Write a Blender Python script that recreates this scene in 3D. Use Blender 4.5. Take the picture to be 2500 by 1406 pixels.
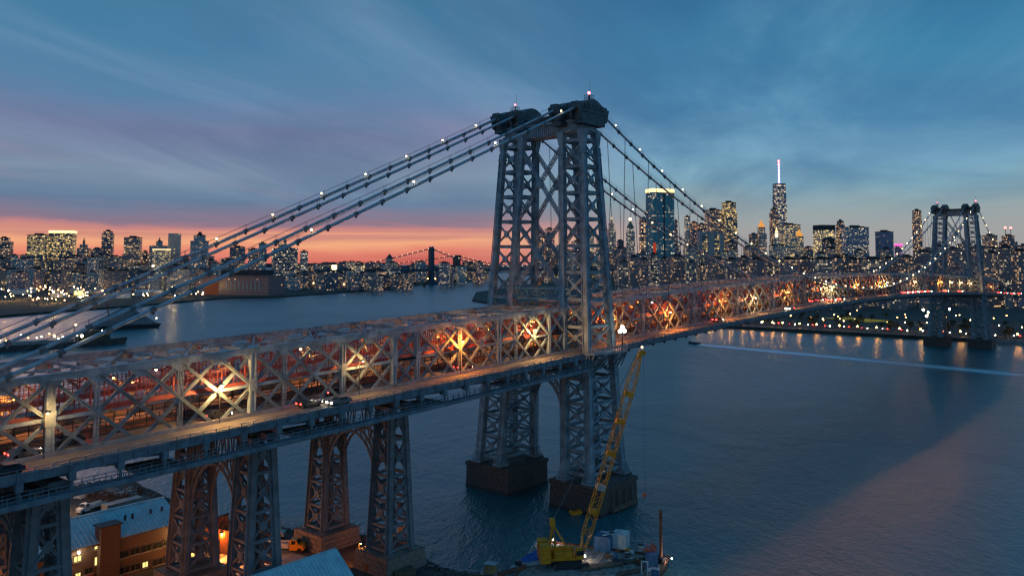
import bpy, math, random
from mathutils import Vector as V, Matrix, Quaternion
R = math.radians
random.seed(7)
sc = bpy.context.scene
COL = sc.collection
for o in list(bpy.data.objects): bpy.data.objects.remove(o)

# ------------------------------------------------------------------ camera
F_PX, PX0, PY0 = 1970.77, 76.4, -181.9
CAM = V((-173.57, -138.10, 57.37)); YAW, PIT = 0.6785, 0.0602
FWD = V((math.cos(YAW)*math.cos(PIT), math.sin(YAW)*math.cos(PIT), math.sin(PIT)))
RGT = V((math.sin(YAW), -math.cos(YAW), 0)); UPV = RGT.cross(FWD)
cam = bpy.data.cameras.new('camera'); camo = bpy.data.objects.new('camera', cam); COL.objects.link(camo)
cam.sensor_width = 36; cam.lens = 36*F_PX/2500; cam.shift_x = -PX0/2500; cam.shift_y = PY0/2500
cam.clip_start = 1; cam.clip_end = 30000
camo.matrix_world = Matrix(((RGT.x, UPV.x, -FWD.x, CAM.x), (RGT.y, UPV.y, -FWD.y, CAM.y), (RGT.z, UPV.z, -FWD.z, CAM.z), (0, 0, 0, 1)))
cam.dof.use_dof = True; cam.dof.focus_distance = 190; cam.dof.aperture_fstop = 0.13
sc.camera = camo
def ray(px, py): return FWD + RGT*((px-1250-PX0)/F_PX) - UPV*((py-703-PY0)/F_PX)
def deep(px, py, d): return CAM + ray(px, py)*d
def on(px, py, ax, val):
    r = ray(px, py); return CAM + r*((val-CAM[ax])/r[ax])

def lin(c): return tuple((v/255/12.92 if v/255 <= .04045 else ((v/255+.055)/1.055)**2.4) for v in c)
# ------------------------------------------------------------------ render + sky
sc.render.engine = 'CYCLES'
sc.view_settings.view_transform = 'Standard'; sc.view_settings.look = 'None'
sc.view_settings.exposure = .25; sc.view_settings.gamma = 1; sc.view_settings.use_curve_mapping = False
sc.cycles.use_denoising = True; sc.cycles.max_bounces = 5; sc.cycles.diffuse_bounces = 2; sc.cycles.glossy_bounces = 3
sc.cycles.transmission_bounces = 3; sc.cycles.caustics_reflective = False; sc.cycles.caustics_refractive = False
sc.cycles.sample_clamp_indirect = 4; sc.cycles.use_light_tree = True; sc.cycles.filter_width = 1.25

world = bpy.data.worlds.new('World'); sc.world = world; world.use_nodes = True
class NT:
    def __init__(s, nt): s.t = nt; s.n = nt.nodes; s.l = nt.links
    def new(s, k, **kw):
        n = s.n.new(k)
        for a, b in kw.items(): setattr(n, a, b)
        return n
    def link(s, a, b): s.l.new(a, b)
    def put(s, sock, v):
        if isinstance(v, bpy.types.NodeSocket): s.link(v, sock)
        elif isinstance(v, (tuple, list)) and len(v) == 3 and sock.type == 'RGBA': sock.default_value = (*v, 1)
        else: sock.default_value = v
    def math(s, op, a, b=0.0, c=0.0, clamp=False):
        n = s.new('ShaderNodeMath', operation=op, use_clamp=clamp)
        for i, v in enumerate((a, b, c)): s.put(n.inputs[i], v)
        return n.outputs[0]
    def vmath(s, op, a, b=(0, 0, 0)):
        n = s.new('ShaderNodeVectorMath', operation=op); s.put(n.inputs[0], a); s.put(n.inputs[1], b)
        return n.outputs['Value'] if op in ('DOT_PRODUCT', 'LENGTH') else n.outputs['Vector']
    def mix(s, f, a, b, mode='MIX'):
        n = s.new('ShaderNodeMix', data_type='RGBA', blend_type=mode); s.put(n.inputs[0], f); s.put(n.inputs[6], a); s.put(n.inputs[7], b)
        return n.outputs[2]
    def ramp(s, f, stops, interp='LINEAR'):
        n = s.new('ShaderNodeValToRGB'); n.color_ramp.interpolation = interp; s.put(n.inputs[0], f)
        e = n.color_ramp.elements
        while len(e) < len(stops): e.new(0.5)
        for i, (p, c) in enumerate(stops):
            e[i].position = p; e[i].color = (*c, 1) if len(c) == 3 else c
        return n.outputs[0]
    def noise(s, vec, scale, detail=4, rough=.55, dist=0, dim='3D'):
        n = s.new('ShaderNodeTexNoise', noise_dimensions=dim)
        if vec is not None: s.link(vec, n.inputs['Vector'])
        n.inputs['Scale'].default_value = scale; n.inputs['Detail'].default_value = detail
        n.inputs['Roughness'].default_value = rough; n.inputs['Distortion'].default_value = dist
        return n.outputs['Fac']
    def step(s, x, lo, hi):
        n = s.new('ShaderNodeMapRange', interpolation_type='SMOOTHSTEP'); s.put(n.inputs[0], x)
        n.inputs[1].default_value = lo; n.inputs[2].default_value = hi; return n.outputs[0]
    def comb(s, x, y, z):
        n = s.new('ShaderNodeCombineXYZ')
        for i, v in enumerate((x, y, z)): s.put(n.inputs[i], v)
        return n.outputs[0]
    def sep(s, v):
        n = s.new('ShaderNodeSeparateXYZ'); s.link(v, n.inputs[0]); return n.outputs
def build_sky():
    w = NT(world.node_tree); w.n.clear()
    d = w.new('ShaderNodeTexCoord').outputs['Generated']
    x, y, z = w.sep(d)
    zc = w.math('MAXIMUM', z, 0.0)
    hl = w.math('SQRT', w.math('ADD', w.math('MULTIPLY', x, x), w.math('MULTIPLY', y, y)))
    S = (math.cos(R(74)), math.sin(R(74)))
    c = w.math('DIVIDE', w.math('ADD', w.math('MULTIPLY', x, S[0]), w.math('MULTIPLY', y, S[1])), w.math('MAXIMUM', hl, .001))
    sun = w.step(c, 0.70, 0.89)
    # warp elevation a little so that the bands are not ruled lines
    wob = w.noise(d, 3.2, 3, .5)
    e = w.math('ADD', zc, w.math('MULTIPLY', w.math('SUBTRACT', wob, .5), w.math('MULTIPLY', zc, .35)))
    wob2 = w.noise(w.vmath('MULTIPLY', d, (2.2, 2.2, 26.0)), 1.6, 4, .6, .8)
    e = w.math('MAXIMUM', w.math('ADD', e, w.math('MULTIPLY', w.math('SUBTRACT', wob2, .5), .030)), 0.0)
    e = w.math('MULTIPLY', e, 2.0)      # ramp covers sin(elev) 0..0.5
    L = lambda *c: lin(c)
    L2 = lambda *c: lin([v*.95 for v in c])
    west = w.ramp(e, [(0, L2(200, 100, 92)), (.028, L2(224, 134, 112)), (.048, L2(238, 168, 126)), (.062, L2(208, 140, 122)), (.082, L2(194, 130, 128)), (.096, L2(138, 116, 134)),
                      (.14, L2(98, 122, 150)), (.21, L2(122, 142, 163)), (.30, L2(112, 122, 155)), (.39, L2(86, 126, 162)), (.49, L2(72, 124, 160)), (.643, L2(58, 118, 153)), (1, L2(52, 112, 152))])
    east = w.ramp(e, [(0, L2(160, 152, 150)), (.08, L2(156, 158, 158)), (.14, L2(144, 162, 166)), (.19, L2(126, 164, 180)), (.24, L2(110, 154, 182)),
                      (.34, L2(76, 130, 168)), (.49, L2(62, 126, 164)), (.643, L2(50, 108, 150)), (1, L2(48, 106, 150))])
    sky = w.mix(sun, east, west)
    # layered stratus streaks on a high plane, combed along azimuth 22 degrees
    inv = w.math('DIVIDE', 1.0, w.math('ADD', zc, .07))
    px_, py_ = w.math('MULTIPLY', x, inv), w.math('MULTIPLY', y, inv)
    ca, sa = math.cos(R(21)), math.sin(R(21))
    u = w.math('ADD', w.math('MULTIPLY', px_, ca), w.math('MULTIPLY', py_, sa))
    v = w.math('SUBTRACT', w.math('MULTIPLY', py_, ca), w.math('MULTIPLY', px_, sa))
    p1 = w.comb(w.math('MULTIPLY', u, .16), w.math('MULTIPLY', v, .62), 3.1)
    p2 = w.comb(w.math('MULTIPLY', u, .22), w.math('MULTIPLY', v, .42), 9.7)
    n1 = w.step(w.noise(p1, 1.0, 7, .6, .8), .45, .70)
    n2 = w.step(w.noise(p2, 1.15, 6, .58, .9), .42, .66)
    band = w.math('MULTIPLY', w.step(z, .035, .10), w.math('SUBTRACT', 1.0, w.step(z, .42, .8)))
    lightc = w.mix(1.0, sky, L(236, 232, 224), 'MULTIPLY')
    lightc = w.mix(.55, sky, w.mix(sun, L(140, 186, 206), L(140, 160, 188)))
    darkc = w.mix(.66, sky, w.mix(sun, L(46, 92, 134), L(72, 96, 132)))
    sky = w.mix(w.math('MULTIPLY', w.math('MULTIPLY', n1, band), .55), sky, lightc)
    sky = w.mix(w.math('MULTIPLY', w.math('MULTIPLY', n2, band), .7), sky, darkc)
    # rose light caught on the undersides above the afterglow
    p3 = w.comb(w.math('MULTIPLY', u, .2), w.math('MULTIPLY', v, .8), 5.5)
    n3 = w.step(w.noise(p3, 1.0, 5, .55, .4), .48, .68)
    rose = w.math('MULTIPLY', w.math('MULTIPLY', n3, sun), w.math('MULTIPLY', w.step(z, .04, .11), w.math('SUBTRACT', 1.0, w.step(z, .13, .22))))
    sky = w.mix(w.math('MULTIPLY', rose, .4), sky, L(168, 118, 150))
    # fine grain cirrus in the afterglow
    p4 = w.comb(w.math('MULTIPLY', u, .05), w.math('MULTIPLY', v, .05), w.math('MULTIPLY', z, 60))
    n4 = w.step(w.noise(p4, 1.0, 4, .6, .6), .5, .72)
    glow = w.math('MULTIPLY', w.math('MULTIPLY', n4, sun), w.math('SUBTRACT', 1.0, w.step(z, .035, .06)))
    sky = w.mix(w.math('MULTIPLY', glow, .5), sky, L(255, 178, 128))
    below = w.step(z, -.02, 0.0)
    sky = w.mix(below, L(34, 44, 60), sky)
    bg = w.new('ShaderNodeBackground'); w.link(sky, bg.inputs[0]); bg.inputs[1].default_value = 1.0
    out = w.new('ShaderNodeOutputWorld'); w.link(bg.outputs[0], out.inputs[0])
build_sky()
sunl = bpy.data.lights.new('sun', 'SUN'); sunl.energy = .12; sunl.angle = R(14); sunl.color = (1, .55, .42)
sun_o = bpy.data.objects.new('sun', sunl); COL.objects.link(sun_o)
sun_o.rotation_euler = V((math.cos(R(74)), math.sin(R(74)), math.tan(R(2.0)))).to_track_quat('Z', 'Y').to_euler()

# ------------------------------------------------------------------ helpers
def tag(o, label=None, cat=None, group=None, kind=None):
    if label: o['label'] = label
    if cat: o['category'] = cat
    if group: o['group'] = group
    if kind: o['kind'] = kind
    return o
def empty(name, loc=(0, 0, 0), rz=0, label=None, cat=None, group=None):
    o = bpy.data.objects.new(name, None); COL.objects.link(o); o.location = loc; o.rotation_euler = (0, 0, rz); o.empty_display_size = .5
    return tag(o, label, cat, group)
def inst(name, me, parent=None, loc=(0, 0, 0), rz=0, scale=(1, 1, 1)):
    o = bpy.data.objects.new(name, me); COL.objects.link(o); o.location = loc; o.rotation_euler = (0, 0, rz); o.scale = scale
    if parent: o.parent = parent
    return o
def copy_tree(o, parent=None, loc=None, rz=None):
    c = o.copy(); COL.objects.link(c)
    if parent: c.parent = parent
    if loc is not None: c.location = loc
    if rz is not None: c.rotation_euler = (0, 0, rz)
    for ch in [q for q in bpy.data.objects if q.parent == o]: copy_tree(ch, c)
    return c
class G:
    def __init__(s): s.v = []; s.f = []; s.m = []
    def add(s, vs, fs, mi=0):
        b = len(s.v); s.v += [tuple(q) for q in vs]; s.f += [tuple(i+b for i in f) for f in fs]; s.m += [mi]*len(fs); return s
    def hexa(s, a, b, mi=0):      # two quads (lists of 4 points), same winding
        return s.add(list(a)+list(b), [(3, 2, 1, 0), (4, 5, 6, 7), (0, 1, 5, 4), (1, 2, 6, 5), (2, 3, 7, 6), (3, 0, 4, 7)], mi)
    def box(s, x0, x1, y0, y1, z0, z1, mi=0):
        return s.hexa([(x0, y0, z0), (x1, y0, z0), (x1, y1, z0), (x0, y1, z0)], [(x0, y0, z1), (x1, y0, z1), (x1, y1, z1), (x0, y1, z1)], mi)
    def beam(s, p, q, w, h, up=(0, 0, 1), w2=None, h2=None, mi=0):
        p, q = V(p), V(q); d = (q-p).normalized(); up = V(up); a = d.cross(up)
        if a.length < 1e-4: a = d.cross(V((0, 1, 0)))
        a.normalize(); b = a.cross(d); w2 = w if w2 is None else w2; h2 = h if h2 is None else h2
        qd = lambda c, w, h: [c-a*w/2-b*h/2, c+a*w/2-b*h/2, c+a*w/2+b*h/2, c-a*w/2+b*h/2]
        return s.hexa(qd(p, w, h), qd(q, w2, h2), mi)
    def hbeam(s, p, q, w, h, up=(0, 0, 1), t=.1):     # H section: web + two flanges
        p, q = V(p), V(q); d = (q-p).normalized(); a = d.cross(V(up)).normalized(); b = a.cross(d)
        s.beam(p, q, w*.32, h, up)
        for k in (-1, 1): s.beam(p+b*(k*(h/2-t/2)), q+b*(k*(h/2-t/2)), w, t, up)
        return s
    def laced(s, p, q, w, h, up=(0, 0, 1), t=.16, n=None):   # four corner angles with zigzag lacing
        p, q = V(p), V(q); L = (q-p).length; d = (q-p)/L; a = d.cross(V(up)).normalized(); b = a.cross(d)
        c = [(a*(i*w/2)+b*(j*h/2)) for i, j in ((-1, -1), (1, -1), (1, 1), (-1, 1))]
        for k in c: s.beam(p+k, q+k, t, t, up)
        n = n or max(2, int(L/(max(w, h)*1.1)))
        for i in range(n):
            A, B = p+d*(L*i/n), p+d*(L*(i+1)/n)
            for k in range(4):
                m = (k+1) % 4; A_, B_ = (c[k], c[m]) if i % 2 else (c[m], c[k])
                s.beam(A+A_, B+B_, t*.6, t*.35, a if k % 2 else b)
        return s
    def tube(s, pts, r, n=8, mi=0, caps=True):
        pts = [V(q) for q in pts]; rings = []; 
        rr = r if isinstance(r, (list, tuple)) else [r]*len(pts)
        base = len(s.v)
        for i, q in enumerate(pts):
            d = (pts[min(i+1, len(pts)-1)]-pts[max(i-1, 0)]).normalized()
            a = d.cross(V((0, 0, 1)));  a = a if a.length > 1e-3 else d.cross(V((0, 1, 0))); a.normalize(); b = a.cross(d)
            for k in range(n):
                t = 2*math.pi*k/n; s.v.append(tuple(q+a*(math.cos(t)*rr[i])+b*(math.sin(t)*rr[i])))
        for i in range(len(pts)-1):
            for k in range(n):
                k2 = (k+1) % n; s.f.append((base+i*n+k, base+i*n+k2, base+(i+1)*n+k2, base+(i+1)*n+k)); s.m.append(mi)
        if caps:
            s.f.append(tuple(base+k for k in range(n))[::-1]); s.f.append(tuple(base+(len(pts)-1)*n+k for k in range(n))); s.m += [mi, mi]
        return s
    def prism(s, prof, ax, a0, a1, mi=0):    # polygon profile extruded along axis ax
        def mk(u, v, w): return [(w, u, v), (u, w, v), (u, v, w)][ax]
        n = len(prof); vs = [mk(u, v, a0) for u, v in prof]+[mk(u, v, a1) for u, v in prof]
        fs = [tuple(range(n))[::-1], tuple(range(n, 2*n))]+[(i, (i+1) % n, (i+1) % n+n, i+n) for i in range(n)]
        return s.add(vs, fs, mi)
    def ball(s, c, r, seg=8, rings=6, mi=0, sz=1.0):
        c = V(c); b = len(s.v); s.v.append((c.x, c.y, c.z+r*sz))
        for i in range(1, rings):
            t = math.pi*i/rings
            for k in range(seg):
                f = 2*math.pi*k/seg; s.v.append((c.x+r*math.sin(t)*math.cos(f), c.y+r*math.sin(t)*math.sin(f), c.z+r*sz*math.cos(t)))
        s.v.append((c.x, c.y, c.z-r*sz)); last = len(s.v)-1
        for k in range(seg):
            k2 = (k+1) % seg; s.f.append((b, b+1+k, b+1+k2)); s.m.append(mi)
            for i in range(rings-2):
                s.f.append((b+1+i*seg+k, b+1+(i+1)*seg+k, b+1+(i+1)*seg+k2, b+1+i*seg+k2)); s.m.append(mi)
            s.f.append((b+1+(rings-2)*seg+k, last, b+1+(rings-2)*seg+k2)); s.m.append(mi)
        return s
    def mesh(s, name, mats, smooth=False):
        me = bpy.data.meshes.new(name); me.from_pydata(s.v, [], s.f)
        for m in (mats if isinstance(mats, (list, tuple)) else [mats]): me.materials.append(m)
        if any(s.m): me.polygons.foreach_set('material_index', s.m)
        if smooth: me.polygons.foreach_set('use_smooth', [True]*len(me.polygons))
        me.update(); return me
    def build(s, name, mats, parent=None, smooth=False, loc=(0, 0, 0), rz=0):
        return inst(name, s.mesh(name, mats, smooth), parent, loc, rz)

# ------------------------------------------------------------------ materials
MAT = {}
def mat(name, col, rough=.6, var=.25, scale=.8, metal=0, col2=None, bump=0, bscale=6, spec=.5, stain=None):
    m = bpy.data.materials.new(name); m.use_nodes = True; t = NT(m.node_tree); b = t.n['Principled BSDF']
    tc = t.new('ShaderNodeTexCoord').outputs['Object']
    f = t.noise(tc, scale, 6, .6)
    c1 = tuple(max(0, k*(1-var)) for k in col); c2 = col2 or tuple(min(1, k*(1+var)) for k in col)
    cc = t.mix(t.step(f, .3, .7), c1, c2)
    if stain:
        g = t.noise(t.vmath('MULTIPLY', tc, (1.0, 1.0, .25)), scale*1.7, 8, .65)
        cc = t.mix(t.math('MULTIPLY', t.step(g, .56, .72), .6), cc, stain)
    t.link(cc, b.inputs['Base Color']); b.inputs['Roughness'].default_value = rough; b.inputs['Metallic'].default_value = metal
    b.inputs['Specular IOR Level'].default_value = spec
    if bump:
        bn = t.new('ShaderNodeBump'); bn.inputs['Strength'].default_value = bump; bn.inputs['Distance'].default_value = .05
        t.link(t.noise(tc, bscale, 5, .6), bn.inputs['Height']); t.link(bn.outputs[0], b.inputs['Normal'])
    MAT[name] = m; return m
def glow(name, col, st, sample=True):
    m = bpy.data.materials.new(name); m.use_nodes = True; t = NT(m.node_tree); t.n.clear()
    e = t.new('ShaderNodeEmission'); e.inputs[0].default_value = (*col, 1); e.inputs[1].default_value = st
    o = t.new('ShaderNodeOutputMaterial'); t.link(e.outputs[0], o.inputs[0])
    m.cycles.emission_sampling = 'AUTO' if sample else 'NONE'
    MAT[name] = m; return m
STEEL = mat('steel_paint', (.25, .33, .38), .55, .34, .45, stain=(.13, .095, .075), bump=.15, bscale=3)
STEELD = mat('weathered_steel', (.17, .18, .19), .65, .3, .4, stain=(.16, .10, .07), bump=.2, bscale=3)
BENT = mat('bent_steel', (.19, .20, .215), .65, .25, .4, stain=(.2, .12, .08), bump=.2, bscale=3)
CAPM = mat('verdigris_cap', (.07, .10, .11), .6, .35, .5, stain=(.10, .17, .16), bump=.2)
RED = mat('red_paint', (.36, .085, .075), .6, .25, .6)
STONE = mat('granite', (.125, .095, .082), .85, .35, .5, stain=(.07, .06, .055), bump=.6, bscale=2.2)
STONE2 = mat('pale_granite', (.30, .225, .18), .85, .3, .5, stain=(.12, .09, .075), bump=.6, bscale=2.2)
MORT = mat('mortar', (.11, .095, .085), .95, .2, 1.5)
ROAD = mat('roadway', (.19, .17, .15), .75, .18, .25, bump=.1)
CONC = mat('concrete', (.34, .32, .30), .85, .22, .5, stain=(.16, .14, .12))
DARK = mat('dark_iron', (.035, .035, .04), .6, .3, .8)
CABLE = mat('cable_wrap', (.36, .43, .48), .5, .18, .5)
ROPE = mat('wire_rope', (.12, .15, .18), .5, .2, 1)
YEL = mat('crane_yellow', (.86, .30, .01), .5, .2, .8, stain=(.28, .15, .03))
WHITE = mat('white_paint', (.72, .70, .66), .4, .1, 1)
BLUE = mat('blue_paint', (.04, .16, .32), .5, .3, 1)
TEAL = mat('teal_roof', (.46, .71, .76), .45, .12, .5)
FASC = mat('fascia_paint', (.17, .215, .245), .6, .3, .5, stain=(.10, .09, .08))
BRICK = None
WOOD = mat('timber', (.16, .11, .075), .85, .35, 1.5)
RUST = mat('rust', (.22, .075, .04), .8, .4, 1.2)
EARTH = mat('earth', (.085, .075, .065), .95, .4, .12, stain=(.05, .045, .04), bump=.4, bscale=1.5)
PARK = mat('park_ground', (.06, .052, .04), .95, .4, .03, stain=(.09, .075, .05))
TWIG = mat('twigs', (.12, .075, .06), .9, .3, 2)
LEAF = mat('leaves', (.045, .06, .028), .8, .45, .4)
GLASS = mat('dark_glass', (.02, .025, .03), .12, .2, 1, spec=.8)
SILVER = mat('silver', (.45, .47, .5), .4, .15, 1)
TARP = mat('blue_tarp', (.02, .12, .45), .45, .3, 2, bump=.6)
ORANGE = mat('orange_plastic', (.7, .13, .05), .5, .2, 2)
TYRE = mat('tyre', (.015, .015, .016), .85, .2, 3)
BULB = glow('cable_bulb', (1, .70, .28), 20)
SEAL = glow('seawall_lamp', (1, .40, .06), 130)
FARB = glow('far_bulb', (1, .7, .42), 2.2)
SODIUM = glow('sodium_head', (1, .40, .07), 40)
WARM = glow('warm_head', (1, .68, .30), 45)
COOL = glow('cool_head', (1, .93, .8), 60)
REDB = glow('red_beacon', (1, .10, .12), 9)
TAIL = glow('tail_light', (1, .03, .02), 22)
HEAD = glow('head_light', (1, .88, .66), 40)
LITW = glow('lit_window', (1, .78, .28), 1.6)
CITYW = glow('city_warm', (1, .60, .22), 24)
CITYO = glow('city_orange', (1, .42, .10), 30)
CITYC = glow('city_white', (1, .84, .58), 22)
CITYR = glow('city_red', (1, .06, .05), 16)
VIOLET = glow('violet_glow', (.45, .35, 1), 3.0)
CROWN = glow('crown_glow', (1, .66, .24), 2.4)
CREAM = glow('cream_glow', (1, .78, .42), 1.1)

def wall_brick():
    m = bpy.data.materials.new('brick_wall'); m.use_nodes = True; t = NT(m.node_tree); b = t.n['Principled BSDF']
    tc = t.new('ShaderNodeTexCoord').outputs['Object']; x, y, z = t.sep(tc)
    n = t.new('ShaderNodeTexBrick'); t.link(t.comb(t.math('ADD', x, y), z, 0), n.inputs['Vector'])
    n.inputs['Color1'].default_value = (.15, .085, .06, 1); n.inputs['Color2'].default_value = (.115, .065, .048, 1); n.inputs['Mortar'].default_value = (.14, .115, .09, 1)
    n.inputs['Scale'].default_value = 1; n.inputs['Brick Width'].default_value = .4; n.inputs['Row Height'].default_value = .14; n.inputs['Mortar Size'].default_value = .012
    f = t.noise(tc, .6, 4); t.link(t.mix(t.math('MULTIPLY', f, .5), n.outputs[0], (.10, .055, .04)), b.inputs['Base Color']); b.inputs['Roughness'].default_value = .9
    return m
BRICK = wall_brick()

def facade():
    """window grid lit cell by cell; colours and cell size come from each building's own properties"""
    m = bpy.data.materials.new('facade'); m.use_nodes = True; t = NT(m.node_tree); b = t.n['Principled BSDF']
    def at(n):
        a = t.new('ShaderNodeAttribute', attribute_type='OBJECT'); a.attribute_name = n; return a
    tc = t.new('ShaderNodeTexCoord'); x, y, z = t.sep(tc.outputs['Object']); nx, ny, nz = t.sep(tc.outputs['Normal'])
    side = t.math('GREATER_THAN', t.math('ABSOLUTE', nx), t.math('ABSOLUTE', ny))
    u = t.math('ADD', t.math('MULTIPLY', y, side), t.math('MULTIPLY', x, t.math('SUBTRACT', 1.0, side)))
    u = t.math('ADD', u, 500.0)
    cu = t.math('DIVIDE', u, at('cell_w').outputs['Fac']); cv = t.math('DIVIDE', z, at('cell_h').outputs['Fac'])
    iu, iv = t.math('FLOOR', cu), t.math('FLOOR', cv); fu, fv = t.math('FRACT', cu), t.math('FRACT', cv)
    seed = t.math('ADD', at('seed').outputs['Fac'], t.math('MULTIPLY', side, 7.3))
    wn = t.new('ShaderNodeTexWhiteNoise', noise_dimensions='3D'); t.link(t.comb(iu, iv, seed), wn.inputs['Vector'])
    wf = t.new('ShaderNodeTexWhiteNoise', noise_dimensions='2D'); t.link(t.comb(iv, seed, 0), wf.inputs['Vector'])
    cl = t.noise(t.comb(t.math('MULTIPLY', iu, .35), t.math('MULTIPLY', iv, .22), seed), 1.0, 2)
    lit = at('lit').outputs['Fac']
    th = t.math('MULTIPLY', t.math('MULTIPLY', lit, 1.35), t.math('ADD', .12, t.math('ADD', t.math('MULTIPLY', t.math('POWER', wf.outputs['Value'], 4.0), 1.9), t.math('MULTIPLY', t.step(cl, .42, .62), .7))))
    on_ = t.math('LESS_THAN', wn.outputs['Value'], th)
    msk = t.math('MULTIPLY', t.math('LESS_THAN', t.math('ABSOLUTE', t.math('SUBTRACT', fu, .5)), .37), t.math('LESS_THAN', t.math('ABSOLUTE', t.math('SUBTRACT', fv, .5)), .26))
    upf = t.math('LESS_THAN', t.math('ABSOLUTE', nz), .6); msk = t.math('MULTIPLY', msk, upf)
    wall = at('wall').outputs['Color']
    nn = t.noise(tc.outputs['Object'], .03, 4)
    wall = t.mix(t.math('MULTIPLY', nn, .7), wall, t.mix(1.0, wall, (.45, .45, .5), 'MULTIPLY'))
    basec = t.mix(t.math('MULTIPLY', msk, .7), wall, (.03, .04, .052)); t.link(basec, b.inputs['Base Color'])
    t.link(t.math('SUBTRACT', .75, t.math('MULTIPLY', msk, .5)), b.inputs['Roughness'])
    glowc = t.mix(t.math('MULTIPLY', t.sep(wn.outputs['Color'])[2], .4), at('light').outputs['Color'], (1, .85, .62))
    var = t.math('ADD', .12, t.math('MULTIPLY', t.math('POWER', t.sep(wn.outputs['Color'])[1], 3.5), 1.2))
    t.link(glowc, b.inputs['Emission Color'])
    t.link(t.math('MULTIPLY', t.math('MULTIPLY', on_, msk), t.math('MULTIPLY', var, at('power').outputs['Fac'])), b.inputs['Emission Strength'])
    m.cycles.emission_sampling = 'NONE'
    return m
FACADE = facade()
def facade_props(o, wall, lit, light=(1, .62, .25), cw=5.0, ch=4.0, power=1.3):
    o['wall'] = [min(.6, float(v)*3.8+.035*k) for k, v in enumerate(wall)]; o['lit'] = float(lit); o['light'] = [float(v) for v in light]  # wall colour lifted and blued, standing in for distant haze
    o['cell_w'] = float(cw); o['cell_h'] = float(ch); o['power'] = float(power); o['seed'] = random.random()*90
    return o
WATER = -5.0

# ================================================================== SETTING
def water_mat():
    m = bpy.data.materials.new('river_water'); m.use_nodes = True; t = NT(m.node_tree); b = t.n['Principled BSDF']
    tc = t.new('ShaderNodeTexCoord').outputs['Object']
    big = t.noise(tc, .006, 3, .5)
    t.link(t.mix(t.step(big, .35, .65), (.007, .108, .128), (.012, .14, .162)), b.inputs['Base Color'])
    b.inputs['IOR'].default_value = 1.6; b.inputs['Roughness'].default_value = .3; b.inputs['Specular IOR Level'].default_value = .5
    r = t.vmath('MULTIPLY', tc, (1.0, .55, 1.0))
    rot = t.new('ShaderNodeVectorRotate', rotation_type='Z_AXIS'); t.link(tc, rot.inputs['Vector']); rot.inputs['Angle'].default_value = R(-38)
    q = t.vmath('MULTIPLY', rot.outputs[0], (.55, 1.0, 1.0))
    h = t.math('MULTIPLY', t.noise(q, .11, 2, .5, .4), .36)
    h = t.math('ADD', h, t.math('MULTIPLY', t.noise(q, .46, 3, .6, .5), .42))
    h = t.math('ADD', h, t.math('MULTIPLY', t.noise(q, 1.5, 3, .6), .2))
    amp = t.math('ADD', .55, t.math('MULTIPLY', t.step(t.noise(tc, .012, 3, .55, 1.0), .35, .65), .65))
    xx, yy, zz = t.sep(tc); amp = t.math('MULTIPLY', amp, t.math('SUBTRACT', 1.0, t.math('MULTIPLY', t.step(xx, 400, 505), .6)))   # sheltered water under the far bank
    bn = t.new('ShaderNodeBump'); bn.inputs['Strength'].default_value = 1.0; bn.inputs['Distance'].default_value = 1.0
    t.link(t.math('MULTIPLY', h, t.math('MULTIPLY', amp, 1.9)), bn.inputs['Height']); t.link(bn.outputs[0], b.inputs['Normal'])
    return m
WATERM = water_mat()
g = G(); g.add([(-6000, -6000, WATER), (14000, -6000, WATER), (14000, 14000, WATER), (-6000, 14000, WATER)], [(0, 1, 2, 3)])
tag(g.build('river_water', WATERM), kind='structure')
def land(name, poly, z, m, zb=-8):
    g = G(); n = len(poly)
    g.add([(x, y, z) for x, y in poly]+[(x, y, zb) for x, y in poly], [tuple(range(n))]+[(i, i+n, (i+1) % n+n, (i+1) % n) for i in range(n)])
    return tag(g.build(name, m), kind='structure')
GZ = -3.2
SHORE = [(-400, -200), (-60, -200), (-59, -60), (-58.5, -22), (-56.5, 4), (-57, 14), (-63, 22), (-70, 40), (-71, 60), (-68, 98), (-95, 106), (-400, 118)]
land('brooklyn_ground', SHORE, GZ, EARTH)
land('navy_yard_ground', [(-900, 760), (40, 840), (230, 960), (395, 1040), (560, 1150), (648, 1118), (820, 1192), (1000, 1290), (1152, 1346), (1300, 1480), (1480, 1600), (1600, 1640), (1750, 1690), (1830, 1850), (2000, 2300), (2600, 3300), (3300, 5200), (2800, 9000), (-3000, 9000), (-3000, 760)], -2.6, PARK)
land('manhattan_ground', [(532, -900), (533, -60), (530, 30), (531, 220), (560, 420), (760, 760), (1000, 980), (1500, 1260), (2000, 1600), (2600, 2150), (2950, 2600), (3600, 2750), (9000, 4200), (9000, -900)], -2.2, PARK)
g = G(); g.prism([(-400, -8), (-400, 12), (-150, 35), (150, 60), (420, 30), (600, 8), (600, -8)], 1, 7600, 8200)
tag(g.build('hills', mat('far_hill', (.05, .05, .06), .9, .3, .002)), kind='structure')
g = G(); g.prism([(3200, -8), (3700, 30), (4300, 55), (5000, 38), (5800, 42), (6500, 22), (7000, -8)], 1, 8300, 8900)
tag(g.build('hills', MAT['far_hill']), kind='structure')
# seawall along the far bank
g = G(); g.prism([(531, -6), (531, -1.4), (532.4, -1.4), (532.4, -6)], 1, -300, 222)
tag(g.build('seawall', CONC), 'long pale concrete seawall along the park bank under the far tower', 'seawall')

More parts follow.
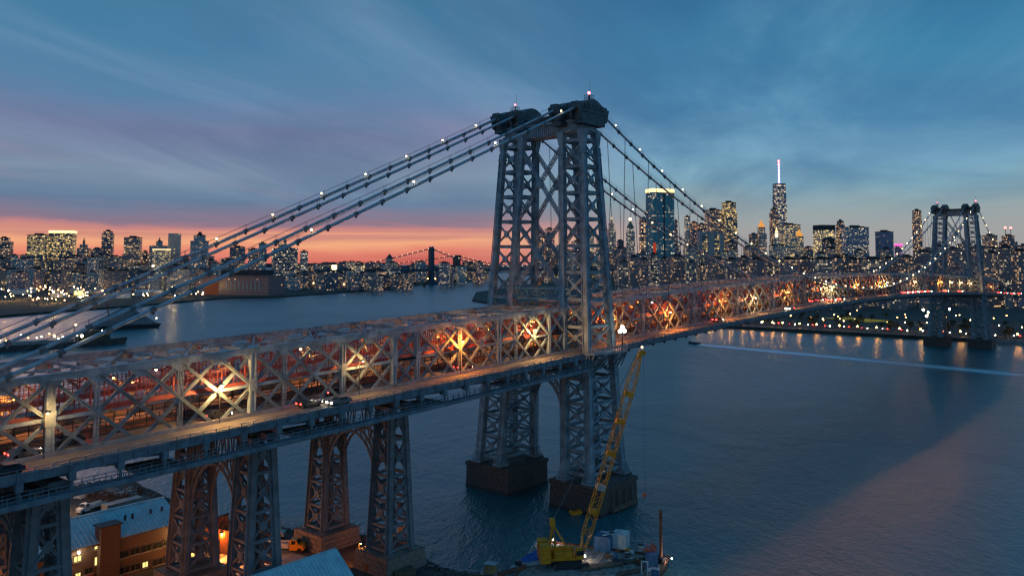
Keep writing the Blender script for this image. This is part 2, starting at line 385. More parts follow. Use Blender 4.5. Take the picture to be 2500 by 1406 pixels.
# ================================================================== BRIDGE
NODE = 6.35
def ZT(x): return 45.97+.0358*x if x < 0 else (51.6-9.2e-5*(x-244)**2 if x <= 488 else 46.12-.0358*(x-488))
def zr(x): return ZT(x)-11.5
X0, X1 = -158.75, 584.2
XN = [X0+NODE*i for i in range(int((X1-X0)/NODE)+1)]
BR = empty('suspension_bridge', (0, 0, 0), 0, 'huge grey blue steel suspension bridge with lattice towers crossing the river', 'bridge')
def sweep_box(name, m, y0, y1, dt, db, xs, parent, g=None):
    """ribbon box that follows the deck profile; dt/db = depth of its top/bottom under the truss top line"""
    g = G() if g is None else g; own = parent is not None; b = len(g.v); n = len(xs)
    for x in xs: g.v += [(x, y0, ZT(x)-dt), (x, y1, ZT(x)-dt), (x, y1, ZT(x)-db), (x, y0, ZT(x)-db)]
    for i in range(n-1):
        for k in range(4):
            k2 = (k+1) % 4; g.f.append((b+i*4+k, b+i*4+k2, b+i*4+4+k2, b+i*4+4+k)); g.m.append(0)
    g.f += [(b+3, b+2, b+1, b), (b+n*4-4, b+n*4-3, b+n*4-2, b+n*4-1)]; g.m += [0, 0]
    return g.build(name, m, parent) if own else g
# --- stiffening trusses
CH = {}
def wide(i):   # which nodes carry solid posts
    x = XN[i]
    return round((x+127.0)/NODE) % 5 == 0 or round((x+76.2)/NODE) == 0 or round((x+57.15)/NODE) == 0 or round((x+12.7)/NODE) == 0 or round((x+6.35)/NODE) == 0
for s in (-1, 1):
    Y = 10.2*s; g = G()
    sweep_box('', None, Y-.52, Y+.52, .0, 1.0, XN, None, g); sweep_box('', None, Y-.62, Y+.62, -.06, .0, XN, None, g)
    sweep_box('', None, Y-.5, Y+.5, 11.7, 12.7, XN, None, g)
    for x in XN:   # gusset plates
        g.hexa([(x-1.7, Y-.3, ZT(x)-1.02), (x+1.7, Y-.3, ZT(x)-1.02), (x+1.7, Y+.3, ZT(x)-1.02), (x-1.7, Y+.3, ZT(x)-1.02)],
               [(x-.7, Y-.3, ZT(x)-2.1), (x+.7, Y-.3, ZT(x)-2.1), (x+.7, Y+.3, ZT(x)-2.1), (x-.7, Y+.3, ZT(x)-2.1)])
    tr = g.build('stiffening_truss', STEEL, BR)
    tag(tr, 'lattice truss of the side facing the crane' if s < 0 else 'lattice truss on the far side of the deck')
    for i, x in enumerate(XN):
        for k in (2, -2):
            j = i+k
            if 0 <= j < len(XN):
                a = V((x, Y-(.14 if k > 0 else -.14), ZT(x)-.9)); b = V((XN[j], Y-(.14 if k > 0 else -.14), ZT(XN[j])-12.2))
                G().hbeam(a, b, .46, .54, (0, 1, 0)).build('diagonal', STEEL, tr)
        if wide(i):
            w = 1.15 if round((x+127)/NODE) % 5 == 0 else .8
            g = G(); g.beam((x-w*.36, Y, ZT(x)-.95), (x-w*.36, Y, ZT(x)-11.8), .9, w*.28, (1, 0, 0)); g.beam((x+w*.36, Y, ZT(x)-.95), (x+w*.36, Y, ZT(x)-11.8), .9, w*.28, (1, 0, 0))
            g.beam((x, Y, ZT(x)-.95), (x, Y, ZT(x)-11.8), .5, w*.5, (1, 0, 0)); g.box(x-w*.62, x+w*.62, Y-.48, Y+.48, ZT(x)-7.4, ZT(x)-5.2)
            g.build('post', STEEL, tr)
            for k in (-1, 1):
                G().beam((x+k*.6, Y, ZT(x)-6.4), (x+k*NODE*.98, Y, ZT(x+k*NODE)-6.4), .4, .5).build('strut', STEEL, tr)
        elif i % 5 in (1, 3) and s < 0 and x < 0 or (x > 0 and i % 2):
            G().laced((x, Y, ZT(x)-1), (x, Y, ZT(x)-11.8), .5, .5, (1, 0, 0), .13, 12).build('laced_post', STEEL, tr) if x < 0 else None
# --- top laterals and sway frames
lat = G(); sweep_box('', None, -.15, .15, .55, .8, XN, None, lat); lat = lat.build('top_lateral_bracing', STEEL, BR)
for i, x in enumerate(XN):
    if i % 2: continue
    z = ZT(x)-.55; g = G(); g.hbeam((x, -9.7, z), (x, 9.7, z), .4, .5)
    for s in (-1, 1): g.beam((x, s*9.8, z-3.2), (x, s*6.6, z-.2), .26, .3)
    g.build('cross_strut', STEEL, lat)
    if i+2 < len(XN):
        x2 = XN[i+2]; z2 = ZT(x2)-.55
        for k in (-1, 1): G().beam((x+.3, -9.7*k, z+.05*k), (x2-.3, 9.7*k, z2+.05*k), .28, .2).build('lateral_diagonal', STEEL, lat)
# red sway bracing hung over the paths
for i, x in enumerate(XN):
    if i % 2 == 0 and x < 488:
        z = ZT(x)
        g = G()
        for s in (-1, 1): g.beam((x, s*3.9, z-6), (x, s*3.9, z-.9), .22, .22, (1, 0, 0)); g.beam((x, s*7.9, z-6), (x, s*7.9, z-.9), .22, .22, (1, 0, 0)); g.beam((x, s*3.9, z-1.2), (x, s*7.9, z-2.6), .22, .22); g.beam((x, s*7.9, z-1.2), (x, s*3.9, z-2.6), .22, .22)
        g.beam((x, -3.9, z-2.6), (x, 3.9, z-2.6), .22, .3)
        g.build('hanger_frame', RED, BR)
# --- deck
rd = sweep_box('roadway', ROAD, -17.9, -11.0, 11.5, 11.85, XN, BR); tag(rd, 'pale outer carriageway on the crane side')
rd2 = sweep_box('roadway', ROAD, 11.0, 17.9, 11.5, 11.85, XN, BR)
for y0, y1 in ((-9.5, -3.6), (3.6, 9.5)): sweep_box('inner_roadway', ROAD, y0, y1, 11.55, 11.9, XN, BR)
trk = sweep_box('track_bed', DARK, -3.55, 3.55, 11.4, 12.1, XN, BR)
for y in (-2.5, -1.05, 1.05, 2.5): sweep_box('rail', RUST, y-.06, y+.06, 11.2, 11.4, XN, trk)
for s in (-1, 1): 
    g = G(); sweep_box('', None, s*3.5-.05, s*3.5+.05, 9.4, 9.5, XN, None, g); sweep_box('', None, s*3.5-.05, s*3.5+.05, 10.3, 10.4, XN, None, g)
    for x in XN:
        for k in range(3): xx = x+k*NODE/3; g.box(xx-.06, xx+.06, s*3.5-.06, s*3.5+.06, ZT(xx)-11.4, ZT(xx)-9.4)
    g.build('track_fence', DARK, trk)
# edge lines
PAINT = mat('road_paint', (.6, .58, .5), .7, .25, 1.5)
g = G()
for x in XN:
    for k in range(2):
        xx = x+k*NODE/2; g.hexa([(xx, -14.52, ZT(xx)-11.496), (xx+1.3, -14.52, ZT(xx+1.3)-11.496), (xx+1.3, -14.4, ZT(xx+1.3)-11.496), (xx, -14.4, ZT(xx)-11.496)], [(xx, -14.52, ZT(xx)-11.492), (xx+1.3, -14.52, ZT(xx+1.3)-11.492), (xx+1.3, -14.4, ZT(xx+1.3)-11.492), (xx, -14.4, ZT(xx)-11.492)])
tag(g.build('lane_marking', PAINT, rd), kind='stuff')
for s in (-1, 1):
    p = rd if s < 0 else rd2
    sweep_box('kerb_barrier', CONC, s*11.25-.16, s*11.25+.16, 10.85, 11.5, XN, p)
    g = G(); sweep_box('', None, s*17.75-.12, s*17.75+.1, 11.22, 11.5, XN, None, g); sweep_box('', None, s*17.75-.06, s*17.75+.06, 10.82, 10.9, XN, None, g)
    for x in XN:
        for k in range(3): xx = x+k*NODE/3; g.box(xx-.07, xx+.07, s*17.75-.07, s*17.75+.07, ZT(xx)-11.3, ZT(xx)-10.85)
    g.build('parapet', FASC, p)
# fascia panels (every panel of the near side as far as they can be told apart)
for s in (-1, 1):
    p = rd if s < 0 else rd2; far = G()
    for i in range(len(XN)-1):
        for k in range(3):
            x = XN[i]+k*NODE/3; xe = x+NODE/3; Y = s*18.0
            own = s < 0 and -148 < x < 120; g = G() if own else far
            def q(xx, a): return [(xx, Y-.06, ZT(xx)-12.5), (xx, Y+.06, ZT(xx)-12.5), (xx, Y+.06, ZT(xx)-a), (xx, Y-.06, ZT(xx)-a)]
            g.hexa(q(x+.1, 11.35), q(xe-.1, 11.35)); Yo = Y+s*.14
            g.box(x-.11, x+.11, min(Y, Yo)-.08, max(Y, Yo)+.08, ZT(x)-12.62, ZT(x)-11.2)
            g.beam((x+.1, Y+s*.1, ZT(x)-12.5), (xe-.1, Y+s*.1, ZT(xe)-12.5), .26, .12); g.beam((x+.1, Y+s*.1, ZT(x)-11.4), (xe-.1, Y+s*.1, ZT(xe)-11.4), .26, .12)
            if own: g.build('fascia_panel', FASC, p)
    tag(far.build('fascia_panel', FASC, p), kind='stuff')
fl = G(); sweep_box('', None, -9.8, 9.8, 12.6, 12.75, XN, None, fl)
for y in (-16.5, -14, -8, -5.5, 5.5, 8, 14, 16.5): sweep_box('', None, y-.2, y+.2, 11.9, 12.6, XN, None, fl)
fl = fl.build('floor_stringer', STEELD, BR)
for i, x in enumerate(XN):
    z = ZT(x); g = G()
    g.prism([(-17.7, z-12.55), (-17.7, z-13.0), (-11, z-14.4), (11, z-14.4), (17.7, z-13.0), (17.7, z-12.55)], 0, x-.18, x+.18)
    for y in (-17.7, 17.7): g.box(x-.3, x+.3, y-.3, y+.3, z-13.4, z-12.5)
    g.build('floor_beam', STEELD, fl)
# hanging maintenance catwalk under the near edge
cw = G(); XC = [x for x in XN if x <= -3]
sweep_box('', None, -19.6, -17.7, 14.9, 15.25, XC, None, cw)
for d in (13.75, 14.3): sweep_box('', None, -19.6, -19.52, d, d+.07, XC, None, cw); sweep_box('', None, -17.8, -17.72, d, d+.07, XC, None, cw)
sweep_box('', None, -19.75, -19.55, 14.75, 15.45, XC, None, cw)
cw = cw.build('maintenance_catwalk', FASC, BR)
pg = G()
for i, x in enumerate(XC):
    for k in range(4):
        xx = x+k*NODE/4
        for y in (-19.56, -17.76): pg.box(xx-.05, xx+.05, y-.05, y+.05, ZT(xx)-14.95, ZT(xx)-13.75)
    g = G(); g.box(x-.16, x+.16, -18.75, -18.45, ZT(x)-15, ZT(x)-12.6); g.box(x-.42, x+.42, -18.95, -18.25, ZT(x)-13.5, ZT(x)-12.3)
    g.build('catwalk_hanger', FASC, cw)
tag(pg.build('catwalk_post', FASC, cw), kind='stuff')
for x, w in ((-140, 9), (-118, 7), (-92, 12), (-66, 10), (-38, 8), (-18, 9)):      # stored plank decks and netting bays
    g = G(); g.box(x, x+w, -17.6, -11.5, ZT(x+w/2)-15.1, ZT(x+w/2)-14.9)
    for k in range(int(w)): g.box(x+k, x+k+.8, -17.4, -12, ZT(x+w/2)-14.88, ZT(x+w/2)-14.7)
    g.build('work_platform', STEELD, cw)
# --- red walkways
for s in (-1, 1):
    g = G(); sweep_box('', None, min(s*4.1, s*7.7), max(s*4.1, s*7.7), 6.0, 6.25, XN, None, g)
    for y in (4.1, 7.7): sweep_box('', None, s*y-.12, s*y+.12, 6.0, 6.75, XN, None, g)
    wk = g.build('walkway', RED, BR); sweep_box('walkway_floor', CONC, min(s*4.3, s*7.5), max(s*4.3, s*7.5), 5.94, 6.0, XN, wk)
    for i in range(len(XN)-1):
        x, xe = XN[i], XN[i+1]
        for y in (4.1, 7.7):
            g = G()
            for d in (5.3, 4.5, 3.55): g.beam((x, s*y, ZT(x)-d), (xe, s*y, ZT(xe)-d), .07, .09)
            nb = 9 if x < 60 else 5
            for k in range(nb): xx = x+NODE*k/nb; g.box(xx-(.07 if k % 3 == 0 else .03), xx+(.07 if k % 3 == 0 else .03), s*y-.05, s*y+.05, ZT(xx)-6, ZT(xx)-3.5)
            g.build('fence_panel', RED, wk)
# --- towers
LEV = [89.7-7*k for k in range(8)]
LOW = [27.5, 21.3, 15.4, 9.7, 4.2]
def colpos(leg, sx, sy, z):
    """leg=-1/1, sx/sy = corner of the leg; columns lean in and taper"""
    t = (z-2.8)/(91-2.8); cy = 14.9+(10.42-14.9)*t; hb = 3.85+(3.43-3.85)*t
    ha = 7.0+(2.95-7.0)*min(1, t**.92); 
    if z < 8: ha += .35*(1-z/8); hb += .2*(1-z/8)
    return V((sx*ha, leg*cy+sy*hb, z))
def xbrace(a0, a1, b0, b1, nrm, w=.5, d=.4):
    g = G(); A = a0.lerp(b1, .5); c = (a0+a1+b0+b1)/4
    n = V(nrm)*.06
    g.hbeam(a0+n, b1+n, d, w, nrm, .08) if False else g.beam(a0+n, b1+n, d, w, (b1-a0).cross(V(nrm))); g.beam(a1-n, b0-n, d, w, (b0-a1).cross(V(nrm)))
    for p, q in ((a0, b1), (a1, b0)):       # edge flanges
        u = (q-p).cross(V(nrm)).normalized()*w*.42
        for k in (-1, 1): g.beam(p+u*k, q+u*k, d*1.35, .09, (q-p).cross(V(nrm)))
    ax = (a1-a0).normalized(); up = V((0, 0, 1)); n2 = V(nrm)*d*.62
    P = [c+ax*.95, c+up*.95, c-ax*.95, c-up*.95]
    g.hexa([p-n2 for p in P], [p+n2 for p in P])
    return g
def tower(name_label, X):
    S = STEEL
    g = G()
    # portal girder, cornice and saddle houses make the head of the tower
    g.box(-2.6, 2.6, -13.9, 13.9, 91.6, 96.2); g.box(-3.3, 3.3, -14.9, 14.9, 94.6, 95.2)
    for k in range(17):
        y = -5.6+k*.7
        for sx in (-1, 1): g.box(min(sx*2.6, sx*2.8), max(sx*2.6, sx*2.8), y-.08, y+.08, 91.7, 94.6)
    tw = g.build('tower', S, BR, loc=(X, 0, 0)); tag(tw, name_label)
    g = G(); g.box(-2.9, 2.9, -14.3, 14.3, 95.2, 96.9); g.box(-3.6, 3.6, -15.3, 15.3, 96.4, 96.9)
    g.build('cornice', CAPM, tw)
    for leg in (-1, 1):
        for sx in (-1, 1):
            for sy in (-1, 1):
                g = G(); zs = [2.8, 4.5, 8, 20, 36, 60, 80, 88.5]
                for a, b in zip(zs, zs[1:]):
                    wa = 1.6-.004*a+(.5 if a < 4 else .25 if a < 6 else 0); wb = 1.6-.004*b+(.25 if b < 6 else 0)
                    g.beam(colpos(leg, sx, sy, a), colpos(leg, sx, sy, b), wa, wa*.9, (1, 0, 0), wb, wb*.9)
                for k in (-1, 1):
                    for m in (-1, 1): g.beam(colpos(leg, sx, sy, 6)+V((k*.82, m*.86, 0)), colpos(leg, sx, sy, 88)+V((k*.66, m*.70, 0)), .2, .2, (1, 0, 0))
                for z in (44, 66, 86): c = colpos(leg, sx, sy, z); g.box(c.x-.93, c.x+.93, c.y-.93, c.y+.93, z, z+.35)
                # flared head of the column
                c, d = colpos(leg, sx, sy, 88.5), colpos(leg, sx, sy, 92)
                g.beam(c, d, 1.45, 1.35, (1, 0, 0), 2.3, 2.2)
                b0 = colpos(leg, sx, sy, 2.8); g.box(b0.x-1.6, b0.x+1.6, b0.y-1.6, b0.y+1.6, 2.0, 2.8)
                for k in range(4):
                    for m in (-1, 1): g.beam((b0.x-1.2+k*.8, b0.y+m*1.5, 2.8), (b0.x-.8+k*.55, b0.y+m*.9, 5.4), .12, .2, (1, 0, 0)); g.beam((b0.x+m*1.5, b0.y-1.2+k*.8, 2.8), (b0.x+m*.9, b0.y-.8+k*.55, 5.4), .12, .2, (0, 1, 0))
                g.build('column', S, tw)
        faces = [((-1, -1), (-1, 1), (1, 0, 0)), ((1, -1), (1, 1), (1, 0, 0)), ((-1, -1), (1, -1), (0, 1, 0)), ((-1, 1), (1, 1), (0, 1, 0))]
        for fi, (c0, c1, nrm) in enumerate(faces):
            for L in (LEV, LOW):
                for k, z in enumerate(L):
                    a, b = colpos(leg, *c0, z), colpos(leg, *c1, z)
                    if 34 < z < 40 : continue
                    G().hbeam(a, b, .6, .8, (0, 0, 1), .12).build('strut', S, tw)
                    if k+1 < len(L):
                        z2 = L[k+1]; G_ = xbrace(colpos(leg, *c0, z-.4), colpos(leg, *c1, z-.4), colpos(leg, *c0, z2+.4), colpos(leg, *c1, z2+.4), nrm, .36, .3)
                        G_.build('cross_brace', S, tw)
            # panels from deck to the first low strut
            xbrace(colpos(leg, *c0, 40.3), colpos(leg, *c1, 40.3), colpos(leg, *c0, 35.5), colpos(leg, *c1, 35.5), nrm, .36, .3).build('cross_brace', S, tw)
            xbrace(colpos(leg, *c0, 33.5), colpos(leg, *c1, 33.5), colpos(leg, *c0, 27.9), colpos(leg, *c1, 27.9), nrm, .36, .3).build('cross_brace', S, tw)
            # arched spandrel at the head
            a, b = colpos(leg, *c0, 89.8), colpos(leg, *c1, 89.8); n = 9; g = G(); prof = []
            ext = V(nrm)*.35
            for i in range(n):
                t0, t1 = i/n, (i+1)/n; h = lambda t: 89.9+2.35*math.sqrt(max(0, 1-(2*t-1)**2))
                p0, p1 = a.lerp(b, t0), a.lerp(b, t1)
                g.hexa([(p0.x-ext.x, p0.y-ext.y, h(t0)), (p1.x-ext.x, p1.y-ext.y, h(t1)), (p1.x+ext.x, p1.y+ext.y, h(t1)), (p0.x+ext.x, p0.y+ext.y, h(t0))],
                       [(p0.x-ext.x, p0.y-ext.y, 92.6), (p1.x-ext.x, p1.y-ext.y, 92.6), (p1.x+ext.x, p1.y+ext.y, 92.6), (p0.x+ext.x, p0.y+ext.y, 92.6)])
            g.build('arch_spandrel', S, tw)
            g = G()     # gallery railing under the arches
            for zz in (90.5, 91.1): g.beam((a.x, a.y, zz), (b.x, b.y, zz), .06, .06)
            for i in range(1, 9): q = a.lerp(b, i/9); g.box(q.x-.03, q.x+.03, q.y-.03, q.y+.03, 90, 91.1)
            g.build('gallery_railing', S, tw)
        # saddle houses
        for y in (leg*6.98, leg*13.85):
            g = G(); w = 1.55; prof = [(-6.1, 94.2), (-5.7, 95.8), (-6.3, 97.4)]
            arc = [(-6.0+12.0*i/12, 97.6+2.9*math.sin(math.pi*i/12)) for i in range(13)]
            prof = [(-5.2, 93.6), (-5.2, 96.6)]+[(-5.9, 97.2)]+arc+[(5.9, 97.2), (5.2, 96.6), (5.2, 93.6)]
            g.prism(prof[::-1], 1, y-w, y+w)
            for sx in (-1, 1):
                for yy in (y-w-.05, y+w+.05-.55): g.hexa([(sx*5.0, yy, 94.6), (sx*6.1, yy, 94.8), (sx*6.1, yy+.55, 94.8), (sx*5.0, yy+.55, 94.6)], [(sx*5.0, yy, 98.6), (sx*7.1, yy, 98.3), (sx*7.1, yy+.55, 98.3), (sx*5.0, yy+.55, 98.6)])
                g.hexa([(sx*5.0, y-w, 97.6), (sx*6.9, y-w, 97.4), (sx*6.9, y+w, 97.4), (sx*5.0, y+w, 97.6)], [(sx*5.0, y-w, 98.9), (sx*6.6, y-w*.7, 99.2), (sx*6.6, y+w*.7, 99.2), (sx*5.0, y+w, 98.9)])
            yo = y+(1.62 if y > 0 else -1.62)
            for zz in (96.9, 97.9): g.beam((-5.4, yo, zz), (5.4, yo, zz), .3, .28)
            for k in range(5): g.box(-4.3+k*1.9, -3.2+k*1.9, min(yo, yo+.02)-.08, yo+.08, 98.3, 99.1)
            sh = g.build('saddle_house', CAPM, tw)
        g = G(); g.box(-2.2, 2.2, leg*10.4-1.6, leg*10.4+1.6, 95, 98.2); g.build('cap_link', CAPM, tw)
    # laced diagonals between the legs
    for sx in (-1, 1):
        for zt, zb in ((88.5, 68.5), (68.5, 49.5)):
            for k in (-1, 1):
                a, b = colpos(k, sx, -k, zt), colpos(-k, sx, k, zb); a.x += sx*.1*k; b.x += sx*.1*k
                G().laced(a, b, .75, .75, (1, 0, 0), .19).build('portal_diagonal', S, tw)
            c = (colpos(1, sx, -1, (zt+zb)/2)+colpos(-1, sx, 1, (zt+zb)/2))/2
            g = G(); P = [c+V((0, 1.2, 0)), c+V((0, 0, 1.2)), c-V((0, 1.2, 0)), c-V((0, 0, 1.2))]; g.hexa([p-V((.45, 0, 0)) for p in P], [p+V((.45, 0, 0)) for p in P]); g.build('gusset', S, tw)
        # lattice girder above the deck
        x = colpos(1, sx, -1, 49).x; ya = 11.0; g = G()
        for z in (50.3, 47.6): g.beam((x, -ya, z), (x, ya, z), .9, .5)
        n = 6
        for i in range(n):
            y0, y1 = -ya+2*ya*i/n, -ya+2*ya*(i+1)/n
            g.beam((x-.1, y0, 50), (x-.1, y1, 47.9), .25, .32, (1, 0, 0)); g.beam((x+.1, y1, 50), (x+.1, y0, 47.9), .25, .32, (1, 0, 0)); g.beam((x, y0, 50), (x, y0, 47.9), .4, .3, (1, 0, 0))
        g.build('portal_girder', mat('teal_girder', (.12, .26, .33), .5) if 'teal_girder' not in MAT else MAT['teal_girder'], tw)
        # arch under the deck: two ribs with lacing and spandrel posts
        g = G(); n = 14; pts = []; pts2 = []
        for i in range(n+1):
            t = math.pi*i/n; pts.append(V((sx*5.9, -10.1*math.cos(t), 12.5+15.5*math.sin(t)**.8))); pts2.append(V((sx*5.9, -11.2*math.cos(t), 13.0+16.6*math.sin(t)**.8)))
        for i in range(n):
            g.beam(pts[i], pts[i+1], .8, .3, (1, 0, 0)) ; g.beam(pts2[i], pts2[i+1], .8, .3, (1, 0, 0))
            g.beam(pts[i], pts2[i+1], .3, .16, (1, 0, 0)); g.beam(pts2[i], pts[i], .3, .16, (1, 0, 0))
            if 1 < i < n-1 and i != n//2: g.beam(pts2[i], (sx*5.7, pts2[i].y*1.02, 31.2), .35, .35, (1, 0, 0))
        for k in (-1, 1):
            g.beam((sx*5.8, k*11.5, 22), (sx*5.8, k*7.4, 31), .35, .35, (1, 0, 0)); g.beam((sx*5.8, k*11.5, 29), (sx*5.8, k*9.3, 24), .3, .3, (1, 0, 0))
        g.beam((sx*5.8, -12, 31.3), (sx*5.8, 12, 31.3), .7, .7); g.build('deck_arch', S, tw)
    # aircraft beacons on railed stands
    for y, st in ((-13.85, 1.25), (12.2, .8)):
        g = G(); zz = 100.35
        for dz in (.6, 1.3): 
            for a, b in (((-.9, -.9), (.9, -.9)), ((.9, -.9), (.9, .9)), ((.9, .9), (-.9, .9)), ((-.9, .9), (-.9, -.9))): g.beam((a[0], y+a[1], zz+dz), (b[0], y+b[1], zz+dz), .07, .07)
        for a in (-.9, 0, .9):
            for b in (-.9, .9): g.box(a-.04, a+.04, y+b-.04, y+b+.04, zz-.6, zz+1.3)
        g.box(-1, 1, y-1, y+1, zz-.1, zz+.05); g.box(-.12, .12, y-.12, y+.12, zz, zz+1.7); g.tube([(.5, y, zz), (.5, y, zz+5.2)], .04, 5)
        bs = g.build('beacon_stand', DARK, tw); G().ball((0, y, zz+2.0), .33*st, 8, 6).build('beacon', REDB, bs)
    return tw
T1 = tower('tower standing nearest, lattice legs, dark curved saddle houses', 0)
T2 = tower('smaller looking tower at the far bank', 488)

# --- masonry piers
STONES = {}
def stone_mesh(w, d, h, key, m):
    k = (round(w, 2), round(d, 2), h, key, m.name)
    if k not in STONES:
        g = G(); c = .06; zb = 0
        g.hexa([(-w/2, -d/2, 0), (w/2, -d/2, 0), (w/2, d/2, 0), (-w/2, d/2, 0)], [(-w/2, -d/2, h), (w/2, -d/2, h), (w/2, d/2, h), (-w/2, d/2, h)])
        g.v = [(x*(1-random.random()*.012), y*(1-random.random()*.04), z) for x, y, z in g.v]
        STONES[k] = g.mesh('stone', m)
    return STONES[k]
def masonry(name, cx, cy, hx, hy, z0, z1, course, blk, m, label, parent, batter=.03, cap=.35, seen=('-x', '-y'), shoulder=0):
    g = G(); g.box(cx-hx+.12, cx+hx-.12, cy-hy+.12, cy+hy-.12, z0, z1); 
    root = g.build(name, MORT, parent); tag(root, label)
    n = int(round((z1-z0)/course)); 
    for k in range(n):
        zz = z0+(z1-z0)*k/n; hh = (z1-z0)/n-.05; out = cap if k == n-1 else batter*(n-k)
        for side in ('-x', '-y', '+x', '+y'):
            horiz = side in ('-y', '+y'); half = (hx if horiz else hy)+out; base = (hy if horiz else hx)+out
            nb = max(2, int(round(2*half/blk))); off = .5 if k % 2 else 0; bw = 2*half/nb
            if side in seen:
                for i in range(nb+(1 if off else 0)):
                    a, b = max(-half, -half+bw*(i-off)), min(half, -half+bw*(i+1-off))
                    if b-a < .15: continue
                    me = stone_mesh(b-a-.05, .5, hh, random.randrange(3), m); c = (a+b)/2; j = random.uniform(-.04, .04)
                    if horiz: inst('stone', me, root, (cx+c, cy+(-1 if side == '-y' else 1)*(base-.22+j), zz))
                    else: inst('stone', me, root, (cx+(-1 if side == '-x' else 1)*(base-.22+j), cy+c, zz), R(90))
            else:
                g = G()
                if horiz: g.box(cx-half, cx+half, cy+(base-.4 if side == '+y' else -base), cy+(base if side == '+y' else -base+.4), zz, zz+hh)
                else: g.box(cx+(base-.4 if side == '+x' else -base), cx+(base if side == '+x' else -base+.4), cy-half+.5, cy+half-.5, zz, zz+hh)
                g.build('stone_course', m, root)
    G().box(cx-hx+.2, cx+hx-.2, cy-hy+.2, cy+hy-.2, z1, z1+.06).build('pier_top', m, root)
    if shoulder: G().box(cx-hx-.2, cx+hx+.2, cy-hy-.2, cy+hy+.2, z0-3, z0+.02).build('pier_foot', DARK, root)
    return root
for y, lab in ((-14.9, 'brown stone pier under the leg beside the crane boom'), (14.9, 'brown stone pier under the leg further from the crane')):
    pr = masonry('pier', 0, y, 8.3, 7.75, -4.2, 2.0, 1.03, 1.75, STONE, lab, BR, .02, .3, shoulder=1)
    for sx in (-1, 1):
        for sy in (-1, 1):
            G().box(sx*7.1-2, sx*7.1+2, y+sy*4-1.9, y+sy*4+1.9, 1.9, 2.35).build('plinth', STONE, pr)
    if y < 0:
        g = G(); g.box(-4, 6.5, y-8.9, y-7.9, -4.5, -3.4)
        for x in (-3.6, -1, 2, 5): g.tube([(x, y-8.4, -6), (x, y-8.4, .2)], .22, 6)
        g.build('fender', WOOD, pr)
for y in (-14.9, 14.9): masonry('pier', 488, y, 8.5, 7.75, -5.2, 2.0, 1.5, 3, STONE, None, BR, .02, .3)
# --- balcony at the near tower with a three-globe lamp
g = G(); zb = zr(0); pts = [(-8.5, -18.1), (-7.5, -20.6), (-4, -22.0), (0, -22.5), (4, -22.0), (7.5, -20.6), (8.5, -18.1)]
n = len(pts); g.add([(x, y, zb-.5) for x, y in pts]+[(x, y, zb) for x, y in pts], [tuple(range(n)), tuple(range(n, 2*n))[::-1]]+[(i, i+n, (i+1) % n+n, (i+1) % n) for i in range(n)])
bal = g.build('balcony', STEEL, BR)
g = G()
for (a, b), (c, d) in zip(pts, pts[1:]):
    for dz in (.35, .8, 1.25): g.beam((a, b, zb+dz), (c, d, zb+dz), .07, .08)
    for k in range(4): q = V((a, b, 0)).lerp(V((c, d, 0)), k/4); g.box(q.x-.05, q.x+.05, q.y-.05, q.y+.05, zb, zb+1.25)
    g.beam((a*.9, b*.98+1, zb-2.6), (a, b, zb-.4), .3, .4)
g.build('balcony_railing', STEEL, bal)
g = G(); 
for i in range(9):
    t = i/8; g.beam((-8+16*t, -18.3, zb-4.6), (-6+12*t, -21.4-math.sin(math.pi*t)*.8, zb-.6), .2, .2); 
    if i < 8: g.beam((-8+16*t, -18.3, zb-4.6), (-6+12*(t+.125), -21.4, zb-.6), .14, .14)
g.build('balcony_bracket', STEELD, bal)
g = G(); g.laced((-9.2, -18.8, zb-5.5), (-8.6, -18.8, zb-.2), 1.2, 1.2, (1, 0, 0), .12, 7); g.build('access_ladder', STEEL, bal)

